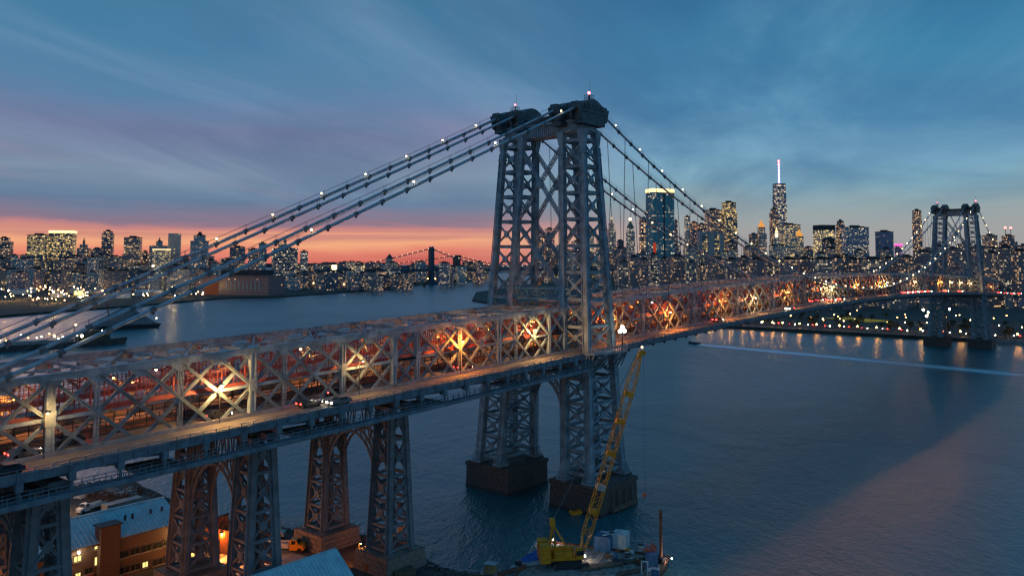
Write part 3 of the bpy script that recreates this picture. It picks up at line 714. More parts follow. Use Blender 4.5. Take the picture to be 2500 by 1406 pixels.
# --- steel bents on land
def bent(x, label, seen_stone):
    zt = zr(x)-3.6; g = G()
    g.beam((x, -15, zt+.5), (x, 15, zt+.5), 2.2, 1.0); g.beam((x, -12.5, zt+1.6), (x, 12.5, zt+1.6), 1.6, 1.4)
    bt = g.build('support_tower', BENT, BR); tag(bt, label)
    def cp(leg, sx, sy, z):
        t = (z-.3)/(zt-.3); return V((x+sx*(2.9-1.25*t), leg*(10.4-.1*t)+sy*(2.9-1.0*t), z))
    zs = [.9, 5.4, 10.2, 15.0, 19.8, zt]
    zs[-2] = (15.0+zt)/2+ .2
    for leg in (-1, 1):
        for sx in (-1, 1):
            for sy in (-1, 1):
                g = G(); g.beam(cp(leg, sx, sy, .3), cp(leg, sx, sy, zt), .8, .8, (1, 0, 0))
                for k in (-1, 1): g.beam(cp(leg, sx, sy, .3)+V((k*.42, 0, 0)), cp(leg, sx, sy, zt)+V((k*.42, 0, 0)), .14, 1.02, (1, 0, 0))
                b0 = cp(leg, sx, sy, .3); g.box(b0.x-.8, b0.x+.8, b0.y-.8, b0.y+.8, .25, .55)
                for k in (-1, 1): g.beam(b0+V((k*.75, 0, .2)), b0+V((k*.3, 0, 2.2)), .14, .3, (0, 1, 0))
                g.build('column', BENT, bt)
        G().box(x-2.6, x+2.6, leg*10.5-2.6, leg*10.5+2.6, zt-.6, zt+.05).build('bearing_block', BENT, bt)
        for c0, c1, nrm in (((-1, -1), (-1, 1), (1, 0, 0)), ((1, -1), (1, 1), (1, 0, 0)), ((-1, -1), (1, -1), (0, 1, 0)), ((-1, 1), (1, 1), (0, 1, 0))):
            for z, z2 in zip(zs, zs[1:]):
                G().beam(cp(leg, *c0, z), cp(leg, *c1, z), .5, .5).build('strut', BENT, bt)
                xbrace(cp(leg, *c0, z2-.3), cp(leg, *c1, z2-.3), cp(leg, *c0, z+.3), cp(leg, *c1, z+.3), nrm, .34, .3).build('cross_brace', BENT, bt)
    for sx in (-1, 1):
        g = G(); n = 12; p1 = []; p2 = []
        for i in range(n+1):
            t = math.pi*i/n; p1.append(V((x+sx*1.9, -7.7*math.cos(t), zt-17.5+11.3*math.sin(t)**.85))); p2.append(V((x+sx*1.9, -8.5*math.cos(t), zt-16.9+12.0*math.sin(t)**.85)))
        for i in range(n):
            g.beam(p1[i], p1[i+1], .5, .2, (1, 0, 0)); g.beam(p2[i], p2[i+1], .5, .2, (1, 0, 0)); g.beam(p1[i], p2[i+1], .16, .12, (1, 0, 0))
            if i in (2, 3, 4, 8, 9, 10): g.beam(p2[i], (x+sx*1.9, p2[i].y*1.05, zt), .22, .2, (1, 0, 0)); g.beam(p2[i], (x+sx*1.9, p2[i].y*.7, zt), .2, .18, (1, 0, 0))
        g.build('arch', BENT, bt)
    for leg in (-1, 1):
        masonry('pedestal', x, leg*10.4, 4.7, 4.7, GZ-.3, .3, .88, 1.9, STONE2, None, bt, .12, .18, seen=seen_stone)
    return bt
bent(-64, 'four legged steel support standing at the waterside', ('-x', '-y'))
bent(-94.2, 'steel support beside the brick building', ('-x', '-y'))
bent(-127.5, 'steel support at the picture edge', ('-y',))

# --- cables
def ycab(y, x):
    if x <= 0 or x >= 488: return y
    t = 1-((x-244)/244)**2; s = 1 if y > 0 else -1
    return y+(s*12.6-y)*t if abs(y) > 10 else y+(s*11.5-y)*t
def zcab(x):
    if x < -6.5: return 97.3+(x+6.5)*.4325-.0002*(x+6.5)*(-160-x)*.5
    if x > 494.5: return 97.3-(x-494.5)*.4325
    if x < 6.5 or x > 481.5: return 97.5
    return 43.9+(97.3-43.9)*((x-244)/237.5)**2
for y, lab in ((-13.85, 'outer cable on the crane side, strung with lamps'), (-6.98, 'inner cable on the crane side'), (6.98, 'inner cable on the far side'), (13.85, 'outer cable on the far side, strung with lamps')):
    xs = [-165, -130, -100, -70, -40, -6.5]+[6.5+475*i/60 for i in range(61)]+[494.5, 540, 590]
    def P(x, up=0): return V((x, ycab(y, x), zcab(x)+up))
    mc = G().tube([P(x) for x in xs], .31, 10).build('main_cable', CABLE, BR, True); tag(mc, lab)
    bx = [-6.5-NODE*i for i in range(1, 25)]+[8+NODE*i for i in range(75)]
    g = G()
    for x in bx: g.tube([P(x-.4), P(x+.4)], .44, 8); g.box(P(x).x-.15, P(x).x+.15, P(x).y-.2, P(x).y+.2, P(x).z-.75, P(x).z-.4)
    tag(g.build('cable_bands', STEELD, mc), kind='stuff')
    g = G()
    for k in (-.28, .28):
        g.tube([P(x, 1.15)+V((0, k, 0)) for x in xs[:6]], .028, 4); g.tube([P(x, 1.15)+V((0, k, 0)) for x in xs[6:-3]], .028, 4)
    for x in bx:
        for k in (-.28, .28): g.tube([P(x, .3)+V((0, k, 0)), P(x, 1.3)+V((0, k, 0))], .035, 4)
    g.build('hand_rope', ROPE, mc)
    s = 1 if y > 0 else -1
    for i in range(1, 38):
        x = 8+NODE*2*i-3; c = P(x); zt = ZT(x)-12.3; yt = s*(11.0 if abs(y) < 10 else 12.2)
        if x > 480: break
        g = G()
        for a, b in ((-.3, -.12), (.3, .12)): g.tube([(x+a, c.y+b, c.z-.3), (x+a, c.y*.5+yt*.5+b, (c.z+zt)/2), (x+a, yt+b, zt)], .055, 4)
        g.build('suspender', ROPE, mc)
    if abs(y) > 10:
        lx = ([-12.2, -37, -61.8, -86.3, -124.5] if y < 0 else [-14.5, -27, -39.5, -52, -64.3, -76.5, -89, -101.5, -114])+[12.7*i+13.0 for i in range(37)]+[500+12*i for i in range(7)]
        for x in lx:
            if 481 < x < 495: continue
            c = P(x); g = G(); g.box(c.x-.06, c.x+.06, c.y-.06, c.y+.06, c.z+.3, c.z+.8)
            lb = g.build('lamp_bracket', DARK, mc); G().ball((c.x, c.y, c.z+1.0), .2 if x < 250 else .25, 8, 6).build('bulb', BULB, lb)

# ================================================================== LAMPS ON THE BRIDGE
def point(parent, loc, col, power, r=.18):
    l = bpy.data.lights.new('lamp_light', 'POINT'); l.color = col; l.energy = power; l.shadow_soft_size = r
    o = bpy.data.objects.new('lamp_light', l); COL.objects.link(o); o.parent = parent; o.location = loc; return o
LC = {'sodium': ((1, .27, .03), SODIUM), 'warm': ((1, .50, .15), WARM), 'cool': ((1, .80, .55), COOL)}
def street_lamp(head, zbase, kind, power, label, group=None, arm=1.2, r=.2, hang=None):
    h = head.z-zbase; t = empty('street_lamp', (head.x, head.y, zbase), 0, label, 'street lamp', group)
    g = G()
    if hang is not None: g.tube([(0, 0, h+.2), (0, .1, h+.5), (0, .35, min(h+1.2, hang-zbase))], .06, 6); g.build('pole', DARK, t)
    else: g.tube([(0, arm, 0), (0, arm, h*.9), (0, arm*.8, h*1.03), (0, 0, h*1.06)], [.13, .09, .07, .06], 6); g.tube([(0, arm, 0), (0, arm, .5)], .2, 6); g.build('pole', DARK, t)
    G().hexa([(-.35, -.22, h+.1), (.35, -.22, h+.1), (.35, .22, h+.1), (-.35, .22, h+.1)], [(-.2, -.12, h+.32), (.2, -.12, h+.32), (.2, .12, h+.32), (-.2, .12, h+.32)]).build('lamp_head', DARK, t)
    G().ball((0, 0, h-.02), r, 8, 6, 0, .8).build('globe', LC[kind][1], t)
    if power: point(t, (0, 0, h-.35), LC[kind][0], power)
    return t
def bridge_lamp(px, py, kind, power, label, Y=-12.0, group=None, r=.2):
    p = on(px, py, 1, Y); return street_lamp(p, zr(p.x), kind, power, label, group, .75 if Y < -10 else .6, r, ZT(p.x)-.6 if ZT(p.x)-p.z < 3.6 else None)
G1 = 'street lamps over the inner carriageway of the main span'
bridge_lamp(543, 941, 'warm', 4200, 'dazzling white lamp on the inner carriageway beside the tall truss post')
bridge_lamp(1130, 834, 'sodium', 5200, 'orange lamp glowing behind a truss crossing halfway to the tower')
bridge_lamp(1308, 806, 'warm', 3600, 'warm lamp on the inner carriageway just before the tower')
bridge_lamp(277, 922, 'sodium', 120, 'small orange lamp above the red walkway at the picture edge', -9.2, r=.14)
bridge_lamp(381, 902, 'warm', 120, 'small white lamp under the truss chord above the walkway', -9.2, r=.16)
bridge_lamp(734, 852, 'warm', 150, 'bright star-like lamp under the truss chord', -9.2, r=.18)
bridge_lamp(899, 834, 'sodium', 200, 'orange lamp between the two close truss posts', -9.2, r=.16)
bridge_lamp(1160, 797, 'warm', 700, 'pale lamp high under the truss near the tower', -3.0, r=.16)
bridge_lamp(1463, 755, 'sodium', 1500, 'orange lamp seen between the columns of the nearest tower leg', 2.0, r=.18)
bridge_lamp(1592, 738, 'cool', 300, 'small white lamp just beyond the tower under the truss', -3.0, r=.18)
for px, py, k, pw in ((1637, 762, 'sodium', 5500), (1845, 727, 'warm', 4500), (1925, 713, 'sodium', 5500), (2036, 698, 'warm', 4500), (2095, 695, 'sodium', 5500), (2166, 690, 'warm', 3600), (2236, 688, 'warm', 3600), (2298, 688, 'sodium', 5500), (2325, 689, 'warm', 2500), (2348, 690, 'warm', 2500), (2371, 691, 'warm', 2500)):
    bridge_lamp(px, py, k, pw, 'orange glowing lamp above the main span carriageway' if k == 'sodium' else 'warm white lamp above the main span carriageway', group=G1, r=.3)
for i in range(32):      # lamps added over the far inner carriageway for glow inside the truss
    x = -144+18.5*i; street_lamp(V((x, 8.6, zr(x)+5.6)), zr(x), 'sodium', 1500 if x < 0 else 3000, 'added orange lamp over the far carriageway, lighting the truss interior', 'added glow lamps over the far carriageway', -1.2, .16)
for x in (515, 540, 562): street_lamp(V((x, -9.1, zr(x)+5.6)), zr(x), 'sodium', 2500, 'orange lamp on the approach beyond the far tower', 'street lamps on the far approach', 1.2, .35)
for x, k, pw, lab in ((-128, 'warm', 800, 'added fill lamp beside the first truss post at the picture edge'), (-73, 'warm', 1800, 'added fill lamp on the kerb left of the close truss posts'), (14, 'sodium', 4500, 'added orange fill lamp on the truss just past the tower'), (82, 'sodium', 6000, 'added orange fill lamp on the main span before the warm one'), (180, 'warm', 6000, 'added fill lamp on the main span where the cable meets the deck'), (262, 'sodium', 7000, 'added orange fill lamp at the middle of the main span')):  # fill lamps added to carry warm light along the road
    street_lamp(V((x, -12.3, zr(x)+6.4)), zr(x), k, pw*.7, lab, None, 1.05, .09)
# the globe cluster on the balcony
p = V((3.6, -21.6, zr(0))); t = empty('globe_lamp', p, 0, 'tall lamp with a cluster of three white globes on the tower balcony', 'street lamp')
g = G(); g.tube([(0, 0, 0), (0, 0, .8), (0, 0, 4.6)], [.3, .17, .12], 8); g.beam((-1, 0, 4.1), (1, 0, 4.1), .12, .12); g.tube([(-1, 0, 4.1), (-1, 0, 4.5)], .08, 6); g.tube([(1, 0, 4.1), (1, 0, 4.5)], .08, 6); g.build('pole', DARK, t)
for dx, dz in ((-1, 4.9), (1, 4.9), (0, 5.9)): G().ball((dx, 0, dz), .52, 12, 8).build('globe', glow('globe_%d' % dx, (1, .93, .76), 9), t, True)

# ================================================================== VEHICLES
def car_parts(kind):
    b, gl, rest = G(), G(), []
    if kind == 'van': prof = [(-2.4, .45), (-2.45, 1.9), (-2.2, 2.05), (1.2, 2.05), (1.75, 1.3), (2.4, 1.05), (2.45, .45)]
    else: prof = [(-2.2, .4), (-2.25, .95), (-1.9, 1.02), (-1.25, 1.45), (.35, 1.45), (1.05, 1.0), (2.1, .85), (2.25, .4)]
    b.prism(prof[::-1], 1, -.9, .9)
    if kind == 'van': gl.box(.2, 1.0, -.92, .92, 1.25, 1.8); gl.hexa([(1.27, -.75, 1.95), (1.72, -.78, 1.32), (1.72, .78, 1.32), (1.27, .75, 1.95)], [(1.3, -.75, 1.99), (1.78, -.78, 1.34), (1.78, .78, 1.34), (1.3, .75, 1.99)])
    else:
        gl.prism([(-1.2, 1.05), (-1.0, 1.38), (.25, 1.38), (.7, 1.05)][::-1], 1, -.92, .92)
        gl.hexa([(.42, -.7, 1.42), (1.0, -.8, 1.04), (1.0, .8, 1.04), (.42, .7, 1.42)], [(.47, -.7, 1.45), (1.08, -.8, 1.05), (1.08, .8, 1.05), (.47, .7, 1.45)])
    w = G(); w.tube([(0, -.11, 0), (0, .11, 0)], .33, 12)
    return b, gl, w
CARP = [mat('car_grey', (.18, .19, .2), .3, .1, 1), mat('car_dark', (.03, .035, .045), .3, .1, 1), mat('car_white', (.6, .6, .6), .3, .1, 1), mat('car_red', (.3, .03, .03), .3, .1, 1)]
CARM = {}
for kind in ('car', 'van'):
    b, gl, w = car_parts(kind)
    CARM[kind] = ([b.mesh('body', m) for m in CARP], gl.mesh('window_glass', GLASS), w.mesh('wheel', TYRE),
                  G().box(-2.47, -2.38, -.18, .18, 0, .2).mesh('tail_light', TAIL), G().box(2.36, 2.47, -.18, .18, 0, .18).mesh('headlight', HEAD))
def car(x, y, z, rz, ci, label, group=None, kind='car', big=1.0):
    t = empty('car' if kind == 'car' else 'van', (x, y, z), rz, label, kind, group); bm, gl, wm, tm, hm = CARM[kind]
    inst('body', bm[ci], t); inst('window_glass', gl, t)
    for a in (-1.4, 1.45):
        for b in (-.82, .82): inst('wheel', wm, t, (a, b, .33))
    off = .2 if kind == 'car' else 0
    for b in (-.65, .65): inst('tail_light', tm, t, (off, b, .72), 0, (1, big, big)); inst('headlight', hm, t, (-off, b, .6), 0, (1, big, big))
    return t
def bcar(px, py, y, fwd, ci, label, group=None, kind='car', big=1.0):
    # find the deck point of that lane under the pixel
    x = on(px, py, 1, y).x
    return car(x, y, zr(x)+.01, 0 if fwd else math.pi, ci, label, group, kind, big)
bcar(755, 988, -13.0, True, 1, 'dark car with red tail lights on the outer carriageway between the steel supports')
bcar(828, 978, -16.2, False, 0, 'grey car with white headlights just ahead of the dark car')
bcar(12, 1141, -16.2, False, 1, 'car with yellow headlights entering at the picture edge')
bcar(530, 1011, -7.9, True, 1, 'dark car with red tail lights under the dazzling white lamp')
bcar(60, 1103, -8.0, True, 0, 'car with red tail lights behind the first truss post')
bcar(165, 1084, -5.3, False, 1, 'car with yellow headlights on the inner carriageway behind the truss')
bcar(820, 952, -8.0, True, 1, 'dark car behind the double truss posts with red tail lights')
bcar(1130, 893, -8.0, True, 3, 'red car on the inner carriageway under the orange lamp')
bcar(1752, 786, -13.2, True, 1, 'dark car with red tail lights on the main span past the tower', big=1.4)
bcar(1928, 751, -16.0, False, 2, 'white car with bright headlights on the main span', big=1.6)
GQ = 'queue of cars with red tail lights on the far half of the span'
for px in (2030, 2052, 2210, 2222, 2236, 2252, 2268, 2310, 2345, 2440, 2456, 2472, 2490): bcar(px, 722, -12.9 if px % 4 else -13.1, True, random.randrange(3), 'car queuing with red tail lights on the far half of the span', GQ, 'van' if px % 3 == 0 else 'car', 2.2)
for px in (1985, 2000, 2018): bcar(px, 735, -8.0, True, 1, 'car with red tail lights behind the main span truss', 'cars behind the main span truss', 'car', 2.0)

# ================================================================== NEAR SHORE
def hip_roof_house(): pass
bb = empty('brick_building', (-107, 32.5, GZ), 0, 'brown brick building with a ribbed teal metal roof beside the steel support', 'building')
bx0, bx1, by0, by1, bze, bzr = -126.0, -89.6, 25.4, 39.6, 5.0, 8.1
L_ = lambda x, y, z: (x+107, y-32.5, z-GZ)
g = G(); prof = [(by0-32.5, 0), (by1-32.5, 0), (by1-32.5, bze-GZ), (0, bzr-GZ-.25), (by0-32.5, bze-GZ)]
g.prism(prof, 0, bx0+107, bx1+107); g.build('wall', BRICK, bb)
rf = G()
for s, ye in ((-1, by0-.9), (1, by1+.9)):
    zs = bze-.35; a = [(bx0+106.6, 0, bzr-GZ), (bx1+107.6, 0, bzr-GZ), (bx1+107.6, ye-32.5, zs-GZ), (bx0+106.6, ye-32.5, zs-GZ)]
    rf.hexa([(x, y, z-.18) for x, y, z in a][::s], a[::s])
rf = rf.build('roof', TEAL, bb)
g = G(); n = int((bx1-bx0+1)/.8)
for i in range(n+1):
    x = bx0+106.6+i*.8; g.beam((x, 0, bzr-GZ+.06), (x, by0-.9-32.5, bze-.35-GZ+.06), .12, .24)
tag(g.build('roof_seam', TEAL, rf), kind='stuff')
G().beam((bx0+106.6, 0, bzr-GZ+.08), (bx1+107.6, 0, bzr-GZ+.08), .5, .14).build('ridge_cap', TEAL, rf)
G().beam((bx0+106.6, by0-33.5, bze-.6-GZ), (bx1+107.6, by0-33.5, bze-.6-GZ), .16, .3).build('gutter', WOOD, rf)
for px, py in ((306, 1252), (324, 1245), (368, 1238), (395, 1242)):
    q = on(px, py, 1, 28.8); zz = bze+(bzr-bze)*(28.8-by0)/(32.5-by0); G().tube([(q.x+107, -3.7, zz-GZ-.2), (q.x+107, -3.7, zz-GZ+.9)], .22, 8).build('roof_vent', DARK, rf)
g = G(); q0, q1 = on(246, 1330, 1, 23.9), on(294, 1330, 1, 23.9); zt = on(270, 1284, 1, 23.9).z
g.box(q0.x+107, q1.x+107, 23.9-32.5, 26.5-32.5, 0, zt-GZ); ch = g.build('stair_tower', BRICK, bb)
G().box(q0.x+106.7, q1.x+107.3, 23.6-32.5, 26.8-32.5, zt-GZ, zt-GZ+.25).build('stair_tower_roof', DARK, ch)
PANE_L = glow('pane_lit', (1, .80, .25), 1.25)
FRAME = mat('window_frame', (.10, .075, .05), .6, .1)
for px, py, wpx, hpx, lit in ((244, 1327, 20, 19, 1), (302, 1352, 17, 14, 0), (329, 1344, 17, 14, 0), (356.5, 1337, 17, 14, 0), (384, 1329.5, 17, 14, 0), (409.6, 1321, 17, 14, 0),
                              (244, 1366, 20, 19, 1), (304, 1390, 17, 14, 0), (330, 1382.6, 17, 14, 0), (354, 1377, 10, 12, 1), (384, 1370, 17, 14, 0), (409, 1363, 17, 14, 0), (189, 1363, 13, 12, 1), (190, 1403, 9, 10, 1), (216, 1392, 14, 12, 0), (244, 1403, 20, 14, 0)):
    Yw = by0; q = on(px, py, 1, Yw); sc_ = F_PX/((q-CAM).dot(FWD)); w, h = wpx/sc_/.80, hpx/sc_
    wd = G(); x, z = q.x+107, q.z-GZ; y = Yw-32.5
    for a, b, c, d in ((-w/2-.1, -w/2, -h/2-.1, h/2+.1), (w/2, w/2+.1, -h/2-.1, h/2+.1), (-w/2, w/2, h/2, h/2+.1), (-w/2, w/2, -h/2-.1, -h/2), (-.05, .05, -h/2, h/2)): wd.box(x+a, x+b, y-.12, y+.05, z+c, z+d)
    wo = wd.build('window', FRAME, bb); G().box(x-w/2, x+w/2, y-.05, y-.02, z-h/2, z+h/2).build('pane', PANE_L if lit else GLASS, wo); G().box(x-w/2-.15, x+w/2+.15, y-.22, y+.02, z-h/2-.24, z-h/2-.1).build('sill', CONC, wo)
G().box(q0.x+107-3.2, q0.x+107-.6, by0-32.5-.04, by0-32.5, .3, 2.3).build('spandrel_panel', RED, bb)
def wall_light(px, py, Y, col, power, m, label, r=.16):
    q = on(px, py, 1, Y); t = empty('wall_lamp', (q.x, q.y, q.z), 0, label, 'lamp'); G().box(-.12, .12, 0, .4, -.05, .15).build('bracket', DARK, t); G().ball((0, -.05, 0), r, 8, 6).build('bulb', m, t); point(t, (0, -.5, -.1), col, power); return t
wall_light(192, 1348, by0-.75, (1, .8, .42), 160, COOL, 'dazzling white wall lamp on the brick building', .2)
wall_light(421.6, 1296, by0-.75, (1, .75, .35), 90, WARM, 'small warm lamp at the corner of the brick building', .1)
# second teal roofed shed close to the camera
sh = empty('metal_shed', (-104, -27.5, GZ), 0, 'shed with a pale teal ribbed roof in the foreground', 'building')
sx0, sx1, yr, zr_ = -126.0, -84.9, -20.5, 8.0
prof = [(-34.6+27.5, 0), (-14.8+27.5, 0), (-14.8+27.5, 4.0-GZ), (yr+27.5, zr_-.3-GZ), (-26.2+27.5, 4.0-GZ-.2), (-26.2+27.5, 0)]
g = G(); g.prism([(-26.0+27.5, 0), (-15.0+27.5, 0), (-15.0+27.5, 4.0-GZ), (yr+27.5, zr_-.3-GZ), (-26.0+27.5, 4.0-GZ)], 0, sx0+104, sx1+103.6); g.build('wall', BRICK, sh)
rf = G(); a = [(sx0+104, yr+27.5, zr_-GZ), (sx1+104, yr+27.5, zr_-GZ), (sx1+104, -26.6+27.5, 3.6-GZ), (sx0+104, -26.6+27.5, 3.6-GZ)]
rf.hexa([(x, y, z-.15) for x, y, z in a][::-1], a[::-1]); a = [(sx0+104, yr+27.5, zr_-GZ), (sx1+104, yr+27.5, zr_-GZ), (sx1+104, -14.4+27.5, 3.6-GZ), (sx0+104, -14.4+27.5, 3.6-GZ)]; rf.hexa([(x, y, z-.15) for x, y, z in a], a)
rf = rf.build('roof', TEAL, sh); g = G()
for i in range(int((sx1-sx0)/.7)+1): x = sx1+104-i*.7; g.beam((x, yr+27.5, zr_-GZ+.03), (x, -26.6+27.5, 3.6-GZ+.03), .11, .24)
tag(g.build('roof_seam', TEAL, rf), kind='stuff')
G().beam((sx0+104, yr+27.5, zr_-GZ+.06), (sx1+104, yr+27.5, zr_-GZ+.06), .4, .12).build('ridge_cap', TEAL, rf)
# plank storage bin lit orange, and what stands around it
ORW = mat('bin_planks', (.36, .11, .05), .8, .3, .8)
q = on(547, 1330, 2, GZ); bn = empty('storage_bin', (q.x, q.y, GZ), R(18), 'tall open bin of rust red planks lit orange behind the steel support', 'storage bin')
for i in range(16):
    G().box(-4.2+i*.55, -3.72+i*.55, 3.0, 3.15, 0, 5.2+random.uniform(-.1, .1)).build('plank', ORW, bn); G().box(-4.35, -4.2, -5.2+i*.52, -4.75+i*.52, 0, 5.0+random.uniform(-.1, .1)).build('plank', ORW, bn)
for z in (1.0, 3.2, 5.0): G().box(-4.3, 4.6, 2.85, 3.0, z, z+.25).build('rail', WOOD, bn)
PILE = mat('salt', (.62, .52, .36), .9, .2, 1, bump=.6)
def heap(name, loc, r, h, m, label, cat, seed=1):
    rn = random.Random(seed); g = G(); n = 14; rings = [(1, 0), (.8, .3), (.5, .68), (.22, .92)]
    for k, hh in rings:
        for i in range(n): t = 2*math.pi*i/n; j = rn.uniform(.85, 1.15); g.v.append((r*k*j*math.cos(t), r*k*j*math.sin(t), h*hh*rn.uniform(.85, 1.1)))
    g.v.append((0, 0, h))
    for a in range(3):
        for i in range(n): i2 = (i+1) % n; g.f.append((a*n+i, a*n+i2, (a+1)*n+i2, (a+1)*n+i)); g.m.append(0)
    for i in range(n): g.f.append((3*n+i, 3*n+(i+1) % n, 4*n)); g.m.append(0)
    return tag(g.build(name, m, None, False, loc), label, cat)
heap('salt_pile', (q.x+.3, q.y-.5, GZ), 3.4, 2.6, PILE, 'pale heap inside the orange lit bin', 'pile')
def truck(loc, rz, cabm, bedm, label, flat=False, s=1.0):
    t = empty('truck', loc, rz, label, 'truck'); t.scale = (s, s, s)
    b = G(); b.prism([(1.1, .55), (1.1, 2.5), (1.3, 2.65), (2.5, 2.65), (2.95, 1.75), (4.0, 1.55), (4.1, .55)][::-1], 1, -1.05, 1.05); b.build('cab', cabm, t)
    w = G(); w.hexa([(2.5, -.9, 2.58), (2.93, -.95, 1.8), (2.93, .95, 1.8), (2.5, .9, 2.58)], [(2.56, -.9, 2.6), (3.0, -.95, 1.82), (3.0, .95, 1.82), (2.56, .9, 2.6)]); w.box(1.5, 2.35, -1.07, 1.07, 1.75, 2.45); w.build('window_glass', GLASS, t)
    b = G(); b.box(-4.2, 1.0, -1.15, 1.15, 1.0, 1.2)
    if not flat:
        for y in (-1.15, 1.07): b.box(-4.2, 1.0, y, y+.08, 1.2, 1.95)
        b.box(.9, 1.0, -1.1, 1.1, 1.2, 2.1)
    b.build('truck_bed', bedm, t); G().box(-4.1, 3.9, -.45, .45, .55, .95).build('chassis', DARK, t)
    for x in (-3.2, -2.1, 3.2):
        for y in (-.95, .95): G().tube([(x, y-.16, .5), (x, y+.16, .5)], .5, 12).build('wheel', TYRE, t)
    for y in (-.75, .75): G().box(4.05, 4.16, y-.18, y+.18, .85, 1.1).build('headlight', SILVER, t)
    return t
q = on(697, 1345, 2, GZ); truck((q.x, q.y, GZ), R(-52), YEL, SILVER, 'yellow truck parked beside the steel support under the bridge')
q = on(655, 1312, 2, GZ); truck((q.x, q.y, GZ), R(-52), SILVER, WHITE, 'grey flatbed truck parked behind the yellow truck', True, .9)
q = on(222, 1246, 2, GZ); truck((q.x, q.y, GZ), R(196), WHITE, WHITE, 'white pickup truck parked behind the teal roof', False, .85)
q = on(560, 1372, 2, GZ); truck((q.x, q.y, GZ), R(30), YEL, WHITE, 'flatbed truck under the orange work light', True, .9)
def crate(name, px, py, size, m, label, cat, rz=0, base=GZ, ribs=True):
    q = on(px, py, 2, base); t = empty(name, (q.x, q.y, base), rz, label, cat); a, b, c = size; G().box(-a/2, a/2, -b/2, b/2, .12, c).build('body', m, t)
    g = G()
    for x in (-a/2, a/2):
        for y in (-b/2, b/2): g.box(x-.09, x+.09, y-.09, y+.09, 0, c+.06)
    for y in (-b/2, b/2):
        for z in (.12, c): g.beam((-a/2, y, z), (a/2, y, z), .12, .14)
    if ribs:
        for k in range(int(a/.5)):
            x = -a/2+.3+k*.5
            for y in (-b/2-.03, b/2+.03): g.box(x-.05, x+.05, y-.03, y+.03, .2, c-.1)
    g.build('frame', m, t); return t
crate('shipping_container', 205, 1212, (4.0, 2.2, 2.4), WHITE, 'small pale container by the water beyond the pickup', 'container', R(20))
crate('shipping_container', 455, 1391, (6, 2.4, 2.5), mat('olive', (.3, .28, .12), .6), 'olive yellow container at the foot of the brick building', 'container', R(10))
crate('site_cabin', 300, 1238, (9, 3, 1.7), MAT['drab'] if 'drab' in MAT else CONC, 'long pale cabin roof showing behind the teal roof', 'cabin', R(4))
crate('generator', 905, 1392, (2.2, 1.4, 1.5), ORANGE, 'orange machine beside the stone pedestal', 'machine', R(30))
crate('material_box', 985, 1404, (4, 2, 1.2), mat('drab', (.14, .12, .07), .8), 'drab box lying in front of the stone pedestal', 'box', R(-20))
crate('dumpster', 742, 1330, (4, 2, 1.6), mat('slate', (.1, .11, .12), .7), 'grey skip behind the yellow truck', 'skip', R(38))
land('added_pale_slab', [(-99, -5), (-74, -7), (-71, 4), (-73, 21), (-88, 23), (-99, 20)], GZ+.006, CONC, GZ-.2)  # pale slab added so the ground under the work lights reads bright
for p, h, c, pw, lab in ((on(540, 1352, 2, GZ), 4.2, 'sodium', 1700, 'orange work light between the legs of the steel support'), (on(600, 1372, 2, GZ), 3.2, 'sodium', 1500, 'low orange work light beside the steel support'), (on(478, 1378, 2, GZ), 4.0, 'warm', 900, 'yellow work light seen through the steel support'),
        (V((-121, 5, GZ)), 5, 'sodium', 3200, 'orange yard lamp under the bridge at the picture edge'), (V((-123, -7, GZ)), 5, 'sodium', 3000, 'second orange yard lamp under the bridge at the picture edge'), (on(880, 1375, 2, GZ), 4, 'sodium', 700, 'orange lamp by the stone pedestals')):
    street_lamp(V((p.x, p.y, GZ+h)), GZ, c, pw, lab, None, .6, .16)
q = on(140, 1260, 2, GZ); street_lamp(V((q.x, q.y, GZ+8)), GZ, 'warm', 2200, 'warm yard lamp near the white pickup', None, .6, .12)
# riprap along the bank, scrub, bare trees
rn = random.Random(3); ROCK = [G() for _ in range(5)]
for g in ROCK:
    g.ball((0, 0, 0), 1, 6, 4); g.v = [(x*rn.uniform(.7, 1.2), y*rn.uniform(.7, 1.2), z*rn.uniform(.5, .8)) for x, y, z in g.v]
big = G(); pts = SHORE[2:11]
for (a, b), (c, d) in zip(pts, pts[1:]):
    L = math.hypot(c-a, d-b)
    for k in range(int(L*3.2)):
        t = rn.random(); s = rn.uniform(.3, .95); src = rn.choice(ROCK); nx, ny = (d-b)/L, -(c-a)/L; o = rn.uniform(-1.5, 2.2)
        cx, cy, cz = a+(c-a)*t+nx*o, b+(d-b)*t+ny*o, GZ+.1-max(0, o)*.75; an = rn.random()*6.28; ca, sa = math.cos(an), math.sin(an)
        big.add([(cx+(x*ca-y*sa)*s, cy+(x*sa+y*ca)*s, cz+z*s) for x, y, z in src.v], src.f)
tag(big.build('riprap', mat('rock', (.10, .085, .075), .95, .4, 1.2)), 'dark tumbled boulders along the near river bank', 'rocks', kind='stuff')
def bare_tree(loc, h, seed, label):
    rn = random.Random(seed); t = empty('bare_tree', loc, 0, label, 'tree'); tr, cr = G(), G()
    def grow(p, d, L, r, lev):
        q = p+d*L; (tr if lev < 2 else cr).tube([p, (p+q)/2+V((rn.uniform(-.1, .1)*L, rn.uniform(-.1, .1)*L, 0)), q], [r, r*.8, r*.6], 5 if lev < 3 else 3, 0, False)
        if lev < 5:
            for k in range(2 if lev else 3):
                nd = (d+V((rn.uniform(-.75, .75), rn.uniform(-.75, .75), rn.uniform(-.1, .5)))).normalized(); grow(q, nd, L*rn.uniform(.62, .82), r*.58, lev+1)
    grow(V((0, 0, -.2)), V((.04, .02, 1)), h*.3, h*.022, 0); tr.build('trunk', TWIG, t); cr.build('crown', TWIG, t)
